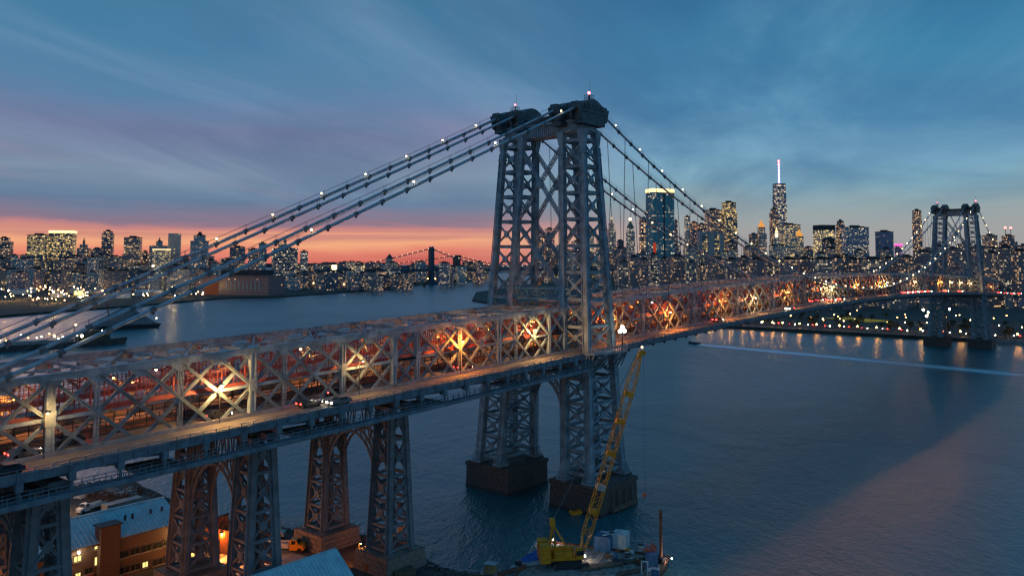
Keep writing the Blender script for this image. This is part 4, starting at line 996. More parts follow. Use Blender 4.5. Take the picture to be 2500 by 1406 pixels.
for px, py, h, sd, lab in ((303, 1218, 9, 5, 'taller of the two bare trees standing on the bank by the water'), (324, 1218, 8, 6, 'bare tree right beside the taller one on the bank'), (455, 1240, 6, 8, 'small reddish bare tree just above the teal roof'), (160, 1230, 7, 9, 'bare tree half hidden behind the steel support')):
    q = on(px, py, 2, GZ); bare_tree((q.x, q.y, GZ), h, sd, lab)
g = G(); rn = random.Random(11)
for k in range(170):
    px, py = rn.uniform(215, 345), rn.uniform(1198, 1236); q = on(px, py, 2, GZ)
    for j in range(14):
        d = V((rn.uniform(-1, 1), rn.uniform(-1, 1), rn.uniform(.4, 1.6))).normalized()*rn.uniform(.5, 1.7); o = q+V((rn.uniform(-.6, .6), rn.uniform(-.6, .6), 0)); g.beam(o, o+d, .05, .03)
tag(g.build('scrub', TWIG), 'brown leafless scrub along the bank behind the teal roof', 'scrub', kind='stuff')
g = G(); 
for k in range(60): q = on(rn.uniform(245, 330), rn.uniform(1195, 1212), 2, GZ); g.box(q.x-.6, q.x+.6, q.y-.4, q.y+.4, GZ, GZ+rn.uniform(.3, 1.0))
tag(g.build('rubble', CONC), 'pale rubble heaped on the bank beyond the pickup', 'rubble', kind='stuff')
g = G(); A, B = on(668, 1282, 2, GZ), on(735, 1290, 2, GZ); n = 8
fe = empty('chain_fence', A, 0, 'thin grey fence along the bank between the supports', 'fence')
for i in range(n+1): q = (B-A)*(i/n); G().tube([q, q+V((0, 0, 1.9))], .05, 5).build('post', SILVER, fe)
for z in (.3, 1.0, 1.85): G().beam(V((0, 0, z)), (B-A)+V((0, 0, z)), .04, .04).build('wire', SILVER, fe)
# timber pontoon left of the barge
DZ = -3.4
dk = empty('timber_dock', (0, 0, 0), 0, 'low weathered timber dock between the pedestal and the crane barge', 'dock')
A, B = on(1045, 1388, 2, DZ), on(1215, 1408, 2, DZ); d = (B-A); d.z = 0; n = 22; nrm = V((-d.y, d.x, 0)).normalized()*-3.2
for i in range(n): a = A+d*(i/n); b = A+d*((i+.86)/n); G().hexa([a, b, b+nrm, a+nrm], [q+V((0, 0, .18+random.uniform(0, .05))) for q in (a, b, b+nrm, a+nrm)]).build('plank', WOOD, dk)
for i in range(0, n, 4): a = A+d*(i/n); G().tube([a+V((0, 0, -3)), a+V((0, 0, .7))], .18, 7).build('pile', WOOD, dk)
G().beam(A+V((0, 0, .7)), B+V((0, 0, .7)), .1, .1).build('rail', SILVER, dk)

# ================================================================== BARGE AND CRANE
bg_o = V((-34.0, -27.5, -3.0)); ax1 = V((.316, -.949, 0)); ax2 = V((-.949, -.316, 0)); ANG = math.atan2(ax1.y, ax1.x)
BA = empty('crane_barge', bg_o, ANG, 'flat dark work barge moored beside the stone pier carrying a yellow crane', 'barge')
W1, W2 = 26.0, 44.0      # local x along ax1, local -y along ax2
g = G(); g.hexa([(.6, -W2, -2.8), (W1-.6, -W2, -2.8), (W1-.6, -.6, -2.8), (.6, -.6, -2.8)], [(0, -W2, -.02), (W1, -W2, -.02), (W1, 0, -.02), (0, 0, -.02)]); g.build('hull', mat('barge_hull', (.06, .05, .045), .7, .4, .6, stain=(.16, .07, .04)), BA)
DECKM = mat('barge_deck', (.32, .26, .22), .85, .4, .8, stain=(.06, .05, .045))
for i in range(int(W1/1.3)):
    G().box(i*1.3+.03, i*1.3+1.25, -W2, -.1, 0, .08+random.uniform(0, .04)).build('deck_plank', DECKM, BA)
for x0, x1, y0, y1 in ((0, W1, -.25, 0), (0, .25, -W2, -.25), (W1-.25, W1, -W2, -.25)): G().box(x0, x1, y0, y1, .1, .5).build('coaming', RUST, BA)
for x in (1.2, 8, 16, 24.5): G().tube([(x, -.7, .1), (x, -.7, .65), (x, -.7, .7)], [.2, .2, .32], 8).build('bollard', DARK, BA)
def dpos(px, py, z=-2.9): return on(px, py, 2, z)
# crawler crane
base = dpos(1405, 1392, -2.9); foot = dpos(1418, 1352, -1.0); tip = deep(1562, 866, 166)
dirh = V((tip.x-foot.x, tip.y-foot.y, 0)).normalized(); CA = math.atan2(dirh.y, dirh.x)
CR = empty('crawler_crane', (foot.x-dirh.x*2.2, foot.y-dirh.y*2.2, -2.88), CA, 'tall yellow lattice boom crawler crane standing on the barge', 'crane')
inv = Matrix.Rotation(-CA, 3, 'Z'); loc = lambda p: inv @ (p-V((foot.x-dirh.x*2.2, foot.y-dirh.y*2.2, -2.88)))
for s in (-1, 1):
    g = G(); prof = [(-3.6, .5), (-3.2, .05), (3.2, .05), (3.6, .5), (3.2, 1.0), (-3.2, 1.0)]; g.prism(prof, 1, s*2.3-.45, s*2.3+.45); tkk = g.build('crawler_track', DARK, CR)
    g = G()
    for k in range(18): g.box(-3.3+k*.37, -3.3+k*.37+.26, s*2.3-.5, s*2.3+.5, 1.0, 1.07)
    g.build('track_shoes', DARK, tkk)
G().box(-2, 2, -1.9, 1.9, .6, 1.2).build('undercarriage', DARK, CR)
g = G(); g.box(-4.6, 2.3, -1.5, 1.5, 1.3, 1.7); g.box(-4.2, .8, .3, 1.5, 1.7, 3.2); g.box(-3.4, .2, -1.5, .3, 1.7, 2.9); g.build('machinery_house', YEL, CR)
g = G(); g.hexa([(.9, -1.6, 1.6), (2.5, -1.6, 1.6), (2.5, -.4, 1.6), (.9, -.4, 1.6)], [(.9, -1.6, 3.4), (2.2, -1.6, 3.4), (2.2, -.4, 3.4), (.9, -.4, 3.4)]); cb = g.build('cab', YEL, CR); G().box(1.0, 2.52, -1.63, -.37, 2.2, 3.1).build('cab_glass', GLASS, cb)
for s in (-1, 1):
    for k in range(4): G().box(-6.3, -4.3, s*1.6-1.15, s*1.6+1.15, 1.3+k*.85, 1.3+k*.85+.8).build('counterweight', YEL, CR)
F0 = loc(foot); T0 = loc(tip)
g = G(); bd = (T0-F0); Lb = bd.length; u = bd/Lb; side = V((0, 1, 0)); upb = side.cross(u)*-1; upb = upb if upb.z > 0 else -upb
def bw(t): return (.5+1.2*min(1, t/.1)) if t < .1 else (1.7 if t < .88 else 1.7-1.1*(t-.88)/.12)
cs = [(-1, -1), (1, -1), (1, 1), (-1, 1)]; n = 26
cor = lambda t, k: F0+u*(Lb*t)+side*(cs[k][0]*bw(t)/2)+upb*(cs[k][1]*bw(t)/2)
for k in range(4):
    for t0, t1 in ((0, .1), (.1, .88), (.88, 1)): g.beam(cor(t0, k), cor(t1, k), .17, .17, side)
boom = g.build('boom', YEL, CR); g = G()
for i in range(n):
    t0, t1 = i/n, (i+1)/n
    for k in range(4):
        m = (k+1) % 4; g.beam(cor(t0, k), cor(t1, m), .085, .085, side) if i % 2 else g.beam(cor(t0, m), cor(t1, k), .085, .085, side)
        if i % 3 == 0: g.beam(cor(t0, k), cor(t0, m), .08, .08, side)
tag(g.build('boom_lacing', YEL, boom), kind='stuff')
g = G(); g.hexa([cor(.985, k) for k in range(4)], [cor(.985, k)+u*1.5+side*(cs[k][0]*.1) for k in range(4)]); hd = g.build('boom_head', YEL, boom)
c = T0+u*.6+upb*-.6; G().tube([c-side*.12, c+side*.12], .55, 12).build('sheave', YEL, hd); G().ball(T0+u*1.6, .2, 8, 6).build('tip_lamp', CITYW, hd)
g = G()       # walkway of pale planks lying along the boom
for i in range(11): a = F0+u*(Lb*(.2+.058*i))+upb*(bw(.5)/2-.25); g.beam(a, a+u*Lb*.05, .42, .1, upb)
g.build('boom_walkway', SILVER, boom)
for t in (.21, .33, .5, .66, .8): G().hexa([cor(t-.012, k) for k in range(4)], [cor(t+.012, k) for k in range(4)]).build('boom_joint', YEL if t != .33 else SILVER, boom)
M0 = V((-1.2, 0, 1.7)); MT = V((-3.6, 0, 8.2)); g = G()
for s in (-.7, .7):
    g.beam(M0+V((1.6, s, 0)), MT+V((0, s*.5, 0)), .3, .3); g.beam(V((-4.4, s, 1.7)), MT+V((0, s*.5, 0)), .22, .22)
    g.beam(V((-2.7, s, 1.7)), MT+V((0, s*.5, 0)), .16, .16)
for k in (.35, .7): g.beam(M0.lerp(MT, k)+V((1.6*(1-k), -.6, 0)), M0.lerp(MT, k)+V((1.6*(1-k), .6, 0)), .15, .15)
g.box(MT.x-.5, MT.x+.5, -.7, .7, MT.z-.4, MT.z+.9); g.build('gantry', YEL, CR)
g = G()
for s in (-.3, .3): g.tube([MT+V((0, s, .4)), T0+u*.4+upb*.6+side*s], .04, 4)
g.build('pendant_rope', ROPE, CR)
hk = loc(on(1574, 1195, 1, tip.y-1.5)); g = G(); hb = V((T0.x+1.0, T0.y-.3, 0)); hz = loc(deep(1573, 1195, 168)).z
g.tube([V((T0.x+.8, T0.y, T0.z+.8)), V((T0.x+.8, T0.y, hz+.4))], .035, 4); hr = g.build('hoist_rope', ROPE, CR); g = G(); g.ball((T0.x+.8, T0.y, hz), .42, 8, 6); g.tube([(T0.x+.8, T0.y, hz-.3), (T0.x+.8, T0.y, hz-1.0)], .08, 6); g.build('hook_ball', ORANGE, CR)
# things on the barge
crate('site_office', 1476, 1340, (3.4, 3.6, 3.0), BLUE, 'blue site hut with a pale roof standing on the barge', 'hut', ANG, -2.9)
crate('site_office', 1515, 1337, (3.0, 3.4, 3.2), WHITE, 'white site hut next to the blue hut on the barge', 'hut', ANG, -2.9)
q = dpos(1493, 1300, .4); g = G()
for a in (0, R(62)):
    d = V((math.cos(ANG+a), math.sin(ANG+a), 0)); w = V((-d.y, d.x, 0))*.5; g.hexa([-d*2.4-w, d*2.4-w, d*2.4+w, -d*2.4+w], [v_+V((0, 0, .1)) for v_ in (-d*2.4-w, d*2.4-w, d*2.4+w, -d*2.4+w)])
tag(g.build('loose_sheet', SILVER, None, False, (q.x, q.y, .35)), 'crossed pale sheets lying on the hut roofs', 'sheet')
crate('shipping_container', 1590, 1372, (5.6, 2.3, 2.5), mat('dusty_blue', (.16, .24, .34), .6, .2, 1, stain=(.2, .09, .05)), 'dusty blue container beside the rusty pole on the barge', 'container', ANG-R(75), -2.9)
q = dpos(1585, 1342, -.3); g = G(); rn = random.Random(21)
for k in range(24): a = V((rn.uniform(-1.8, 1.8), rn.uniform(-.8, .8), rn.uniform(.05, .5))); d = V((rn.uniform(-1, 1), rn.uniform(-1, 1), rn.uniform(-.2, .3))).normalized()*.9; g.beam(a, a+d, .22, .2)
tag(g.build('orange_netting', ORANGE, None, False, (q.x, q.y, -.42)), 'heap of orange netting on top of the blue container', 'netting')
q = dpos(1614, 1372); sp = empty('spud_pole', (q.x, q.y, -8), 0, 'tall rusty mooring pole standing at the barge edge', 'pole'); G().tube([(0, 0, 0), (0, 0, 15.3)], .33, 10).build('shaft', RUST, sp); G().box(-.8, .8, -.8, .8, 4.6, 6.2).build('guide', DARK, sp)
for px, py, s, m, lab in ((1533, 1350, .8, YEL, 'small yellow machine in front of the white hut'), (1545, 1352, .9, WHITE, 'white sack pile right of the huts'), (1564, 1345, 1.1, WHITE, 'white tank beside the rust red post'), (1498, 1364, 1.0, BLUE, 'blue generator in front of the blue hut'), (1485, 1362, .9, WOOD, 'wooden crate in front of the blue hut'), (1531, 1360, .8, DARK, 'black drum on the barge deck'), (1512, 1374, 1.2, DARK, 'low black skid on the barge deck'), (1592, 1395, 1.0, WHITE, 'white bags near the barge edge'), (1600, 1404, 1.1, BLUE, 'blue bin at the barge edge'), (1574, 1403, .7, WHITE, 'white door frame standing near the barge edge'), (1542, 1370, .5, BLUE, 'small blue barrel on the barge'), (1560, 1378, .9, RUST, 'rust red winch beside the blue container'), (1266, 1384, 1.0, DARK, 'black compressor on the left of the barge'), (1198, 1398, 1.6, mat('ochre', (.35, .22, .08), .8), 'ochre cupboard at the left end of the barge')):
    q = dpos(px, py); kind = lab.split(' on ')[0].split(' in ')[0].split(' at ')[0].split(' near ')[0].split(' right ')[0].split(' beside ')[0].split(' standing')[0].split()[-1]
    t = empty({'pile': 'sack_pile', 'frame': 'door_frame', 'bags': 'bag_pile'}.get(kind, kind), (q.x, q.y, -2.85), ANG+rn.uniform(-.3, .3), lab, kind); FIT = SILVER if m is not WHITE else DARK
    if kind in ('drum', 'barrel', 'tank'):
        G().tube([(0, 0, 0), (0, 0, s*1.2)], s*.55, 14).build('body', m, t)
        for z in (s*.05, s*.6, s*1.17): G().tube([(0, 0, z-.04), (0, 0, z+.04)], s*.59, 14).build('hoop', FIT, t)
    elif kind in ('pile', 'bags'):
        for k in range(7): G().ball((rn.uniform(-.6, .6)*s, rn.uniform(-.4, .4)*s, (.25 if k < 5 else .6)*s), .38*s, 8, 6, 0, .65).build('sack', m, t)
    elif kind == 'frame':
        for x in (-.6, .6): G().box(x-.1, x+.1, -.1, .1, 0, 2.4).build('jamb', m, t)
        G().box(-.7, .7, -.1, .1, 2.4, 2.6).build('lintel', m, t)
    elif kind == 'skid':
        for y in (-.5, 0, .5): G().box(-s*1.2, s*1.2, y*s-.14, y*s+.14, 0, .3).build('runner', m, t)
        G().box(-s*1.1, s*1.1, -s*.6, s*.6, .3, .55).build('platform', m, t)
    else:
        g = G(); g.hexa([(-s*.7, -s*.5, .1), (s*.7, -s*.5, .1), (s*.7, s*.5, .1), (-s*.7, s*.5, .1)], [(-s*.6, -s*.42, s*1.1), (s*.6, -s*.42, s*1.1), (s*.55, s*.4, s*1.1), (-s*.6, s*.42, s*1.1)]); g.build('body', m, t)
        for y in (-s*.4, s*.4): G().box(-s*.75, s*.75, y-.08, y+.08, 0, .12).build('runner', DARK, t)
        if kind in ('generator', 'machine', 'compressor', 'winch'): G().tube([(-s*.3, 0, s*1.1), (-s*.3, 0, s*1.5)], s*.12, 8).build('exhaust', FIT, t); G().box(-s*.5, s*.5, -s*.53, -s*.46, s*.3, s*.8).build('grille', DARK, t)
        elif kind == 'crate':
            for z in (.2, .55, .9): G().box(-s*.74, s*.74, -s*.54, -s*.46, s*z, s*z+.1).build('slat', m, t)
        else: G().box(-s*.72, s*.72, -s*.52, s*.52, s*1.1, s*1.18).build('lid', FIT, t); G().box(-.05, .05, -s*.55, -s*.45, s*.5, s*.8).build('handle', FIT, t)
q = dpos(1300, 1362); g = G(); n = 12
for i in range(n+1):
    for j in range(5): g.v.append((-3.6+7.2*i/n, -1.3+2.6*j/4, (.0 if j in (0, 4) else .5+.55*abs(math.sin(i*1.9))*(.7+.3*random.random()))+random.uniform(0, .1)))
for i in range(n):
    for j in range(4): g.f.append((i*5+j, (i+1)*5+j, (i+1)*5+j+1, i*5+j+1)); g.m.append(0)
tag(g.build('tarpaulin', TARP, None, True, (q.x, q.y, -2.88), ANG+R(80)), 'crumpled bright blue tarpaulin covering a stack on the barge', 'tarpaulin')
for px, py, rz, L, m, lab in ((1305, 1340, 100, 9, CONC, 'long pale beam at the back edge of the barge'), (1330, 1350, 100, 8, WOOD, 'timber mat beside the blue tarpaulin'), (1352, 1358, 100, 7, mat('greenish', (.2, .22, .17), .8), 'greenish concrete beam behind the crane gantry'), (1300, 1378, 45, 9, SILVER, 'long grey pipe lying in front of the blue tarpaulin'), (1500, 1378, 40, 13, WOOD, 'long timber beam lying across the barge to the right of the crane'), (1470, 1385, 40, 9, WOOD, 'shorter timber beam parallel to the long one'), (1540, 1398, 45, 6, WOOD, 'timber lying near the barge edge'), (1250, 1396, 60, 7, RUST, 'rusty beam on the left part of the barge')):
    q = dpos(px, py); t = empty('deck_beam', (q.x, q.y, -2.85), ANG+R(rz), lab, 'beam')
    for k in (-.45, 0, .45): G().beam((-L/2+k, k, .25), (L/2+k, k, .25), .36, .36+.05*k).build('timber', m, t)
for px, py, lab in ((1350, 1318, 'small white marker lamp at the back corner of the barge'), (1492, 1330, 'small white lamp on the blue hut'), (1640, 1364, 'white marker lamp at the right corner of the barge'), (1428, 1357, 'small lamp at the foot of the crane boom')):
    q = dpos(px, py, -1.9); t = empty('marker_lamp', (q.x, q.y, -2.9), 0, lab, 'lamp'); G().tube([(0, 0, 0), (0, 0, 1)], .05, 5).build('pole', DARK, t); G().ball((0, 0, 1.1), .13, 6, 5).build('bulb', COOL, t); point(t, (0, 0, 1.6), (1, .88, .7), 160, .1)
q = on(1405, 1253, 2, WATER+.2); g = G(); g.prism([(-1.7, 0), (-1.2, .7), (-.6, .35), (.6, .35), (1.2, .7), (1.7, 0), (1.0, -.6), (-1.0, -.6)][::-1], 1, -.6, .6)
t = tag(g.build('yellow_float', YEL, None, False, (q.x, q.y, WATER+.5), R(-35)), 'yellow float on the water in front of the stone pier', 'float')

# ================================================================== CITY
def nth(i): return '%d%s' % (i, 'th' if 10 < i % 100 < 14 else {1: 'st', 2: 'nd', 3: 'rd'}.get(i % 10, 'th'))
HZ = V((FWD.x, FWD.y, 0)).normalized()
def ground_at(px, D, z=-2.4):
    p = deep(px, 640, D); return V((p.x, p.y, z))
def box_h(o, wall, lit, **k): return facade_props(o, wall, lit, **k)
WARMW, YELW, COOLW, ORW_ = (1, .52, .17), (1, .64, .15), (1, .76, .42), (1, .38, .1)
def bldg(x0, x1, ytop, D, wall, lit, label, light=WARMW, rot=18, ratio=.8, tiers=None, power=1.3, cell=None, group=None, name='building', cat='building', roof=True, z=-2.4, taper=1.0):
    """tiers: list of (ytop, x0, x1) narrower storeys stacked on the body"""
    xc = (x0+x1)/2; b = ground_at(xc, D, z); th = R(rot); wp = (x1-x0)/F_PX*D; w = wp/(math.cos(th)+ratio*abs(math.sin(th))); d = w*ratio
    top = deep(xc, ytop, D).z; az = math.atan2(RGT.y, RGT.x)+th
    t = empty(name, b, az, label, cat, group); h = top-z; cell = cell or max(3.2, D*.0017)
    def blk(nm, w, d, z0, z1, par, tp=1.0):
        g = G(); g.hexa([(-w/2, -d/2, z0), (w/2, -d/2, z0), (w/2, d/2, z0), (-w/2, d/2, z0)], [(-w/2*tp, -d/2*tp, z1), (w/2*tp, -d/2*tp, z1), (w/2*tp, d/2*tp, z1), (-w/2*tp, d/2*tp, z1)])
        o = g.build(nm, FACADE, par); facade_props(o, wall, lit, light, cell, cell*.85, power); return o
    body = blk('wall', w, d, 0, h, t, taper); zc = h
    for (yt, a, c) in (tiers or []):
        k = (c-a)/(x1-x0); z1 = deep(xc, yt, D).z-z; blk('upper_storeys', w*k, d*k, zc, z1, t); zc = z1; w2 = w*k
        w, d = w*k, d*k
    if roof:
        g = G(); e = .3+w*.01; g.box(-w/2*taper-e, w/2*taper+e, -d/2*taper-e, d/2*taper+e, zc, zc+h*.008+.5)
        g.box(-w*.22*taper, w*.18*taper, -d*.2*taper, d*.22*taper, zc+.4, zc+h*.03+2.2); g.box(w*.22*taper, w*.36*taper, -d*.3*taper, -d*.05*taper, zc+.3, zc+h*.015+1.6); g.build('roof', ROOFM, t)
    t['w'] = w; t['d'] = d; t['h'] = zc; t['D'] = D
    return t
ROOFM = mat('city_roof', (.05, .05, .058), .9, .3, .1)
def px_m(D, px): return px/F_PX*D
def spire(t, m, h, r, name='spire', n=8):
    G().tube([(0, 0, t['h']), (0, 0, t['h']+h*.5), (0, 0, t['h']+h)], [r, r*.5, r*.08], n).build(name, m, t)
def pyramid(t, m, h, name='pyramid_roof', k=1.0):
    w, d, z = t['w']*k, t['d']*k, t['h']; G().add([(-w/2, -d/2, z), (w/2, -d/2, z), (w/2, d/2, z), (-w/2, d/2, z), (0, 0, z+h)], [(0, 1, 4), (1, 2, 4), (2, 3, 4), (3, 0, 4)]).build(name, m, t)
def band(t, m, h, name='lit_crown', e=.6):
    w, d, z = t['w'], t['d'], t['h']; G().box(-w/2-e, w/2+e, -d/2-e, d/2+e, z+.2, z+.2+h).build(name, m, t)
def dome(t, m, k=.8, sz=.8):
    G().ball((0, 0, t['h']), t['w']*.5*k, 12, 8, 0, sz).build('dome', m, t, True)
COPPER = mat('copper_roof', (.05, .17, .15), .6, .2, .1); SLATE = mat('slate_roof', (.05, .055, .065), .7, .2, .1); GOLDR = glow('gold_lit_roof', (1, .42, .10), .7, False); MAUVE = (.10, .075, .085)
BRN, GRY, BLU, DRK, TAN = (.12, .085, .075), (.13, .14, .16), (.045, .085, .13), (.05, .052, .06), (.19, .16, .14)
# --- downtown across the yard, left of the picture
D0 = 2350
bldg(-12, 28, 590, D0, DRK, .35, 'dark round-shouldered tower block cut by the left picture edge', tiers=[(582, -6, 20)])
t = bldg(68, 121, 575, D0, DRK, .8, 'broad tower block with many yellow lit floors left of the bright crowned one', YELW, power=1.8)
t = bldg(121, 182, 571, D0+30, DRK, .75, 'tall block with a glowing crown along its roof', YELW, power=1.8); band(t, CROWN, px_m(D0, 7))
t = bldg(188, 219, 606, D0, BRN, .35, 'stepped old tower with a small pinnacle', tiers=[(597, 194, 213), (590, 198, 208)]); spire(t, SLATE, px_m(D0, 10), 3)
bldg(222, 250, 608, D0, DRK, .2, 'low dark slab leaning against the taller dark tower')
bldg(247, 276, 570, D0+60, DRK, .3, 'slim dark residential tower with scattered lit windows', tiers=[(566, 250, 272)])
bldg(302, 345, 581, D0, BRN, .45, 'dark square tower standing alone between two gaps of red sky')
bldg(345, 361, 615, D0+100, DRK, .25, 'small dark block right of the lone square tower')
t = bldg(364, 412, 600, D0+80, GRY, .2, 'pale tower with a green domed head and needle', tiers=[(590, 368, 384)]); spire(t, COPPER, px_m(D0, 12), 3.5)
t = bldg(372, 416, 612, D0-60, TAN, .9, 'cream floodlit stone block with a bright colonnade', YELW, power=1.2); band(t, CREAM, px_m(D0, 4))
bldg(409, 441, 570, D0, (.20, .24, .26), .06, 'plain pale grey slab tower with few lights', roof=False)
t = bldg(463, 510, 588, D0-200, GRY, .2, 'grey apartment tower with a pitched head and dark chimney', tiers=[(576, 471, 502)]); G().box(-4, 4, -4, 4, 0, t['h']+px_m(D0, 9)).build('chimney', DARK, t)
bldg(559, 600, 604, D0-100, DRK, .4, 'twin housing block on the left, behind the lower cables'); bldg(604, 632, 609, D0-100, BRN, .45, 'housing block in the middle of a row behind the cables'); bldg(630, 651, 595, D0-100, GRY, .3, 'taller pale end block of the row behind the cables')
t = bldg(659, 731, 606, D0-400, DRK, .4, 'wide dark apartment tower rising to a stepped peak', COOLW, tiers=[(596, 676, 714), (588, 686, 702)])
bldg(731, 753, 615, D0-350, GRY, .35, 'narrow lit block joined to the peaked apartment tower', COOLW)
# power house on the water
t = bldg(486, 692, 672, 1500, (.14, .07, .055), .02, 'long brown brick power house with tall pale windows at the waterside', rot=-12, ratio=.4, roof=False)
w, d, h = t['w'], t['d'], t['h']
for i in range(9):
    x = -w*.06+i*w*.055; G().box(x-1.3, x+1.3, -d/2-.5, -d/2-.1, h*.22, h*.72).build('window', mat('pale_window', (.30, .34, .37), .4) if i == 0 else MAT['pale_window'], t)
for i in range(18): x = -w*.48+i*w*.056; G().box(x-1.2, x+1.2, -d/2-.3, -d/2+.4, h, h+2.6).build('merlon', MAT['far_hill'], t)
G().box(-w*.5-.5, w*.5+.5, -d/2-.6, d/2+.6, h-2.2, h-1.2).build('cornice', STONE, t); G().box(-w*.2, w*.36, -d*.3, d*.4, h, h+10).build('roof_house', ROOFM, t)
pt = G().box(-w*.36, -w*.18, -d/2-.35, -d/2-.05, 1, h*.66).build('orange_panel', mat('rust_panel', (.42, .12, .05), .8), t)
bldg(406, 448, 648, 1750, (.12, .055, .045), .03, 'windowless brown block behind the power house'); bldg(318, 404, 664, 1650, DRK, .12, 'long dark warehouse left of the windowless brown block', ratio=.5)
bldg(440, 486, 668, 1600, GRY, .15, 'grey shed between the brown block and the power house', ratio=.6)
# middle shore
bldg(856, 892, 648, 1900, TAN, .85, 'low block with rows of bright yellow windows on the middle shore', YELW, power=1.5, cell=5)
t = bldg(806, 826, 646, 2300, TAN, .3, 'small block with a bright white square light', COOLW); G().box(-6, 6, -t['d']/2-.6, -t['d']/2-.2, t['h']*.55, t['h']*.95).build('bright_screen', CITYW, t)
bldg(892, 948, 661, 1950, MAUVE, .45, 'long brick loft right of the yellow windowed block', ratio=.5)
t = bldg(941, 961, 632, 2100, (.22, .2, .19), .1, 'pale tower with a pointed dark roof beside the far suspension bridge', rot=8); pyramid(t, SLATE, px_m(2100, 13), k=1.05)
# --- Manhattan skyline
D1 = 3000
for a in ((1304, 1330, 568, .5, 'lit tower seen through the near tower legs, left one', (1, .5, .2)), (1330, 1354, 560, .5, 'lit tower seen through the near tower legs, right one', (1, .34, .2))): bldg(a[0], a[1], a[2], D1, DRK, a[3], a[4], a[5], power=1.6)
bldg(1395, 1420, 590, D1, GRY, .4, 'tower glimpsed behind the near leg'); bldg(1425, 1450, 560, D1, TAN, .6, 'warm lit tower glimpsed behind the near leg', YELW); bldg(1456, 1482, 575, D1, GRY, .35, 'grey tower just left of the floodlit spire')
t = bldg(1483, 1504, 560, D1+200, TAN, .35, 'slender stone tower with a floodlit spire', COOLW, tiers=[(545, 1486, 1501), (537, 1489, 1498)]); spire(t, CREAM, px_m(D1, 12), 5)
t = bldg(1506, 1523, 590, D1, DRK, .1, 'short dark tower with a rounded head'); dome(t, SLATE, 1.1)
t = bldg(1529, 1550, 566, D1+150, GRY, .4, 'tower with a green pyramid roof', COOLW, tiers=[(555, 1531, 1548)]); pyramid(t, COPPER, px_m(D1, 20)); G().ball((0, 0, t['h']+px_m(D1, 21)), 5, 8, 6).build('finial', CITYW, t)
bldg(1561, 1582, 535, D1, DRK, .65, 'dark slab with whole floors lit yellow beside the blue tower', WARMW, power=1.6, cell=9)
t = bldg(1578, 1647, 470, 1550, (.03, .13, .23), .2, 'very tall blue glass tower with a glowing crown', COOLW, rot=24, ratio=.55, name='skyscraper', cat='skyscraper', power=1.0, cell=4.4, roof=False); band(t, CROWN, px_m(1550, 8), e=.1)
w, d = t['w'], t['d']; G().box(-w/2-.4, -w*.38, -d/2-.5, -d/2-.1, t['h']*.0, t['h']*.5).build('red_lit_strip', glow('red_strip', (.9, .10, .04), .35, False), t)
G().box(-w*.02, w*.05, -d/2-.3, -d/2+.1, 0, t['h']).build('dark_strip', mat('dark_strip_paint', (.015, .03, .05), .4), t)  # raised dark strip on the front, with no hollow behind it
bldg(1647, 1655, 540, D1, DRK, .2, 'thin dark tower right behind the blue glass tower'); bldg(1672, 1686, 531, D1, GRY, .45, 'slim pale tower with fine lit windows', COOLW)
bldg(1686, 1705, 545, D1-100, DRK, .4, 'dark block with reddish lights on its roof', ORW_); bldg(1704, 1724, 549, D1-100, DRK, .4, 'dark block stepping up to the taller lit pair')
bldg(1723, 1762, 514, D1+100, BRN, .55, 'broad tower with a warm lit upper half'); bldg(1762, 1800, 519, D1+100, DRK, .7, 'tall lit tower with a narrower dark head', YELW, tiers=[(496, 1763, 1795)], power=1.6)
t = bldg(1704, 1765, 566, D1-500, (.27, .28, .31), .0, 'pale concrete block with tall columns of yellow windows', rot=4, ratio=.5, roof=False)
for k in (-.28, .22): o = G().box(t['w']*(k-.11), t['w']*(k+.11), -t['d']/2-.7, -t['d']/2-.2, t['h']*.3, t['h']*.93).build('window_column', FACADE, t); facade_props(o, DRK, .95, YELW, 6, 7, 1.6)
bldg(1772, 1800, 590, D1-400, DRK, .3, 'dark block in front of the tall lit pair')
bldg(1830, 1852, 573, D1, BRN, .35, 'brown tower left of the gilded one')
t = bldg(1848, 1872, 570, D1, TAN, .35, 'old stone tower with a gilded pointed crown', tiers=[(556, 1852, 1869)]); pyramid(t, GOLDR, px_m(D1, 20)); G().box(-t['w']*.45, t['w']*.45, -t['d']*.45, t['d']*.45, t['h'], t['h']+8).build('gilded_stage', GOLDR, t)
bldg(1881, 1902, 520, D1+150, DRK, .45, 'rippled dark tower in front of the tallest skyscraper', tiers=[(511, 1884, 1899)])
t = bldg(1886, 1925, 450, D1+500, (.07, .09, .12), .65, 'tallest skyscraper, tapering glass with a long violet lit mast', COOLW, name='skyscraper', cat='skyscraper', taper=.74, roof=False, power=1.5, cell=8)
hh = t['h']; ms = G().tube([(0, 0, hh), (0, 0, hh+px_m(D1+500, 60))], [4, 1.6], 8).build('mast', VIOLET, t); G().box(-t['w']*.37, t['w']*.37, -t['d']*.37, t['d']*.37, hh, hh+4).build('roof', DARK, t)
for k in range(6): G().ball((0, 0, hh+px_m(D1+500, 18+8*k)), 4.2, 8, 6).build('mast_light', VIOLET if k < 4 else CITYR, ms)
t = bldg(1888, 1906, 594, D1-100, TAN, .3, 'white floodlit wedding cake tower', COOLW, tiers=[(580, 1891, 1903), (568, 1894, 1900)]); spire(t, CREAM, px_m(D1, 14), 6)
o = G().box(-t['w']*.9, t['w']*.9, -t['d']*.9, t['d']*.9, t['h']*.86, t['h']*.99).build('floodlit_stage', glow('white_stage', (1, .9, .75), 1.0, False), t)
bldg(1904, 1953, 550, D1+60, GRY, .65, 'wide block with rows of yellow windows under the tallest skyscraper', YELW, power=1.4)
t = bldg(1943, 1962, 578, D1-200, TAN, .4, 'tower with an orange lit pyramid roof', YELW); pyramid(t, GOLDR, px_m(D1, 18))
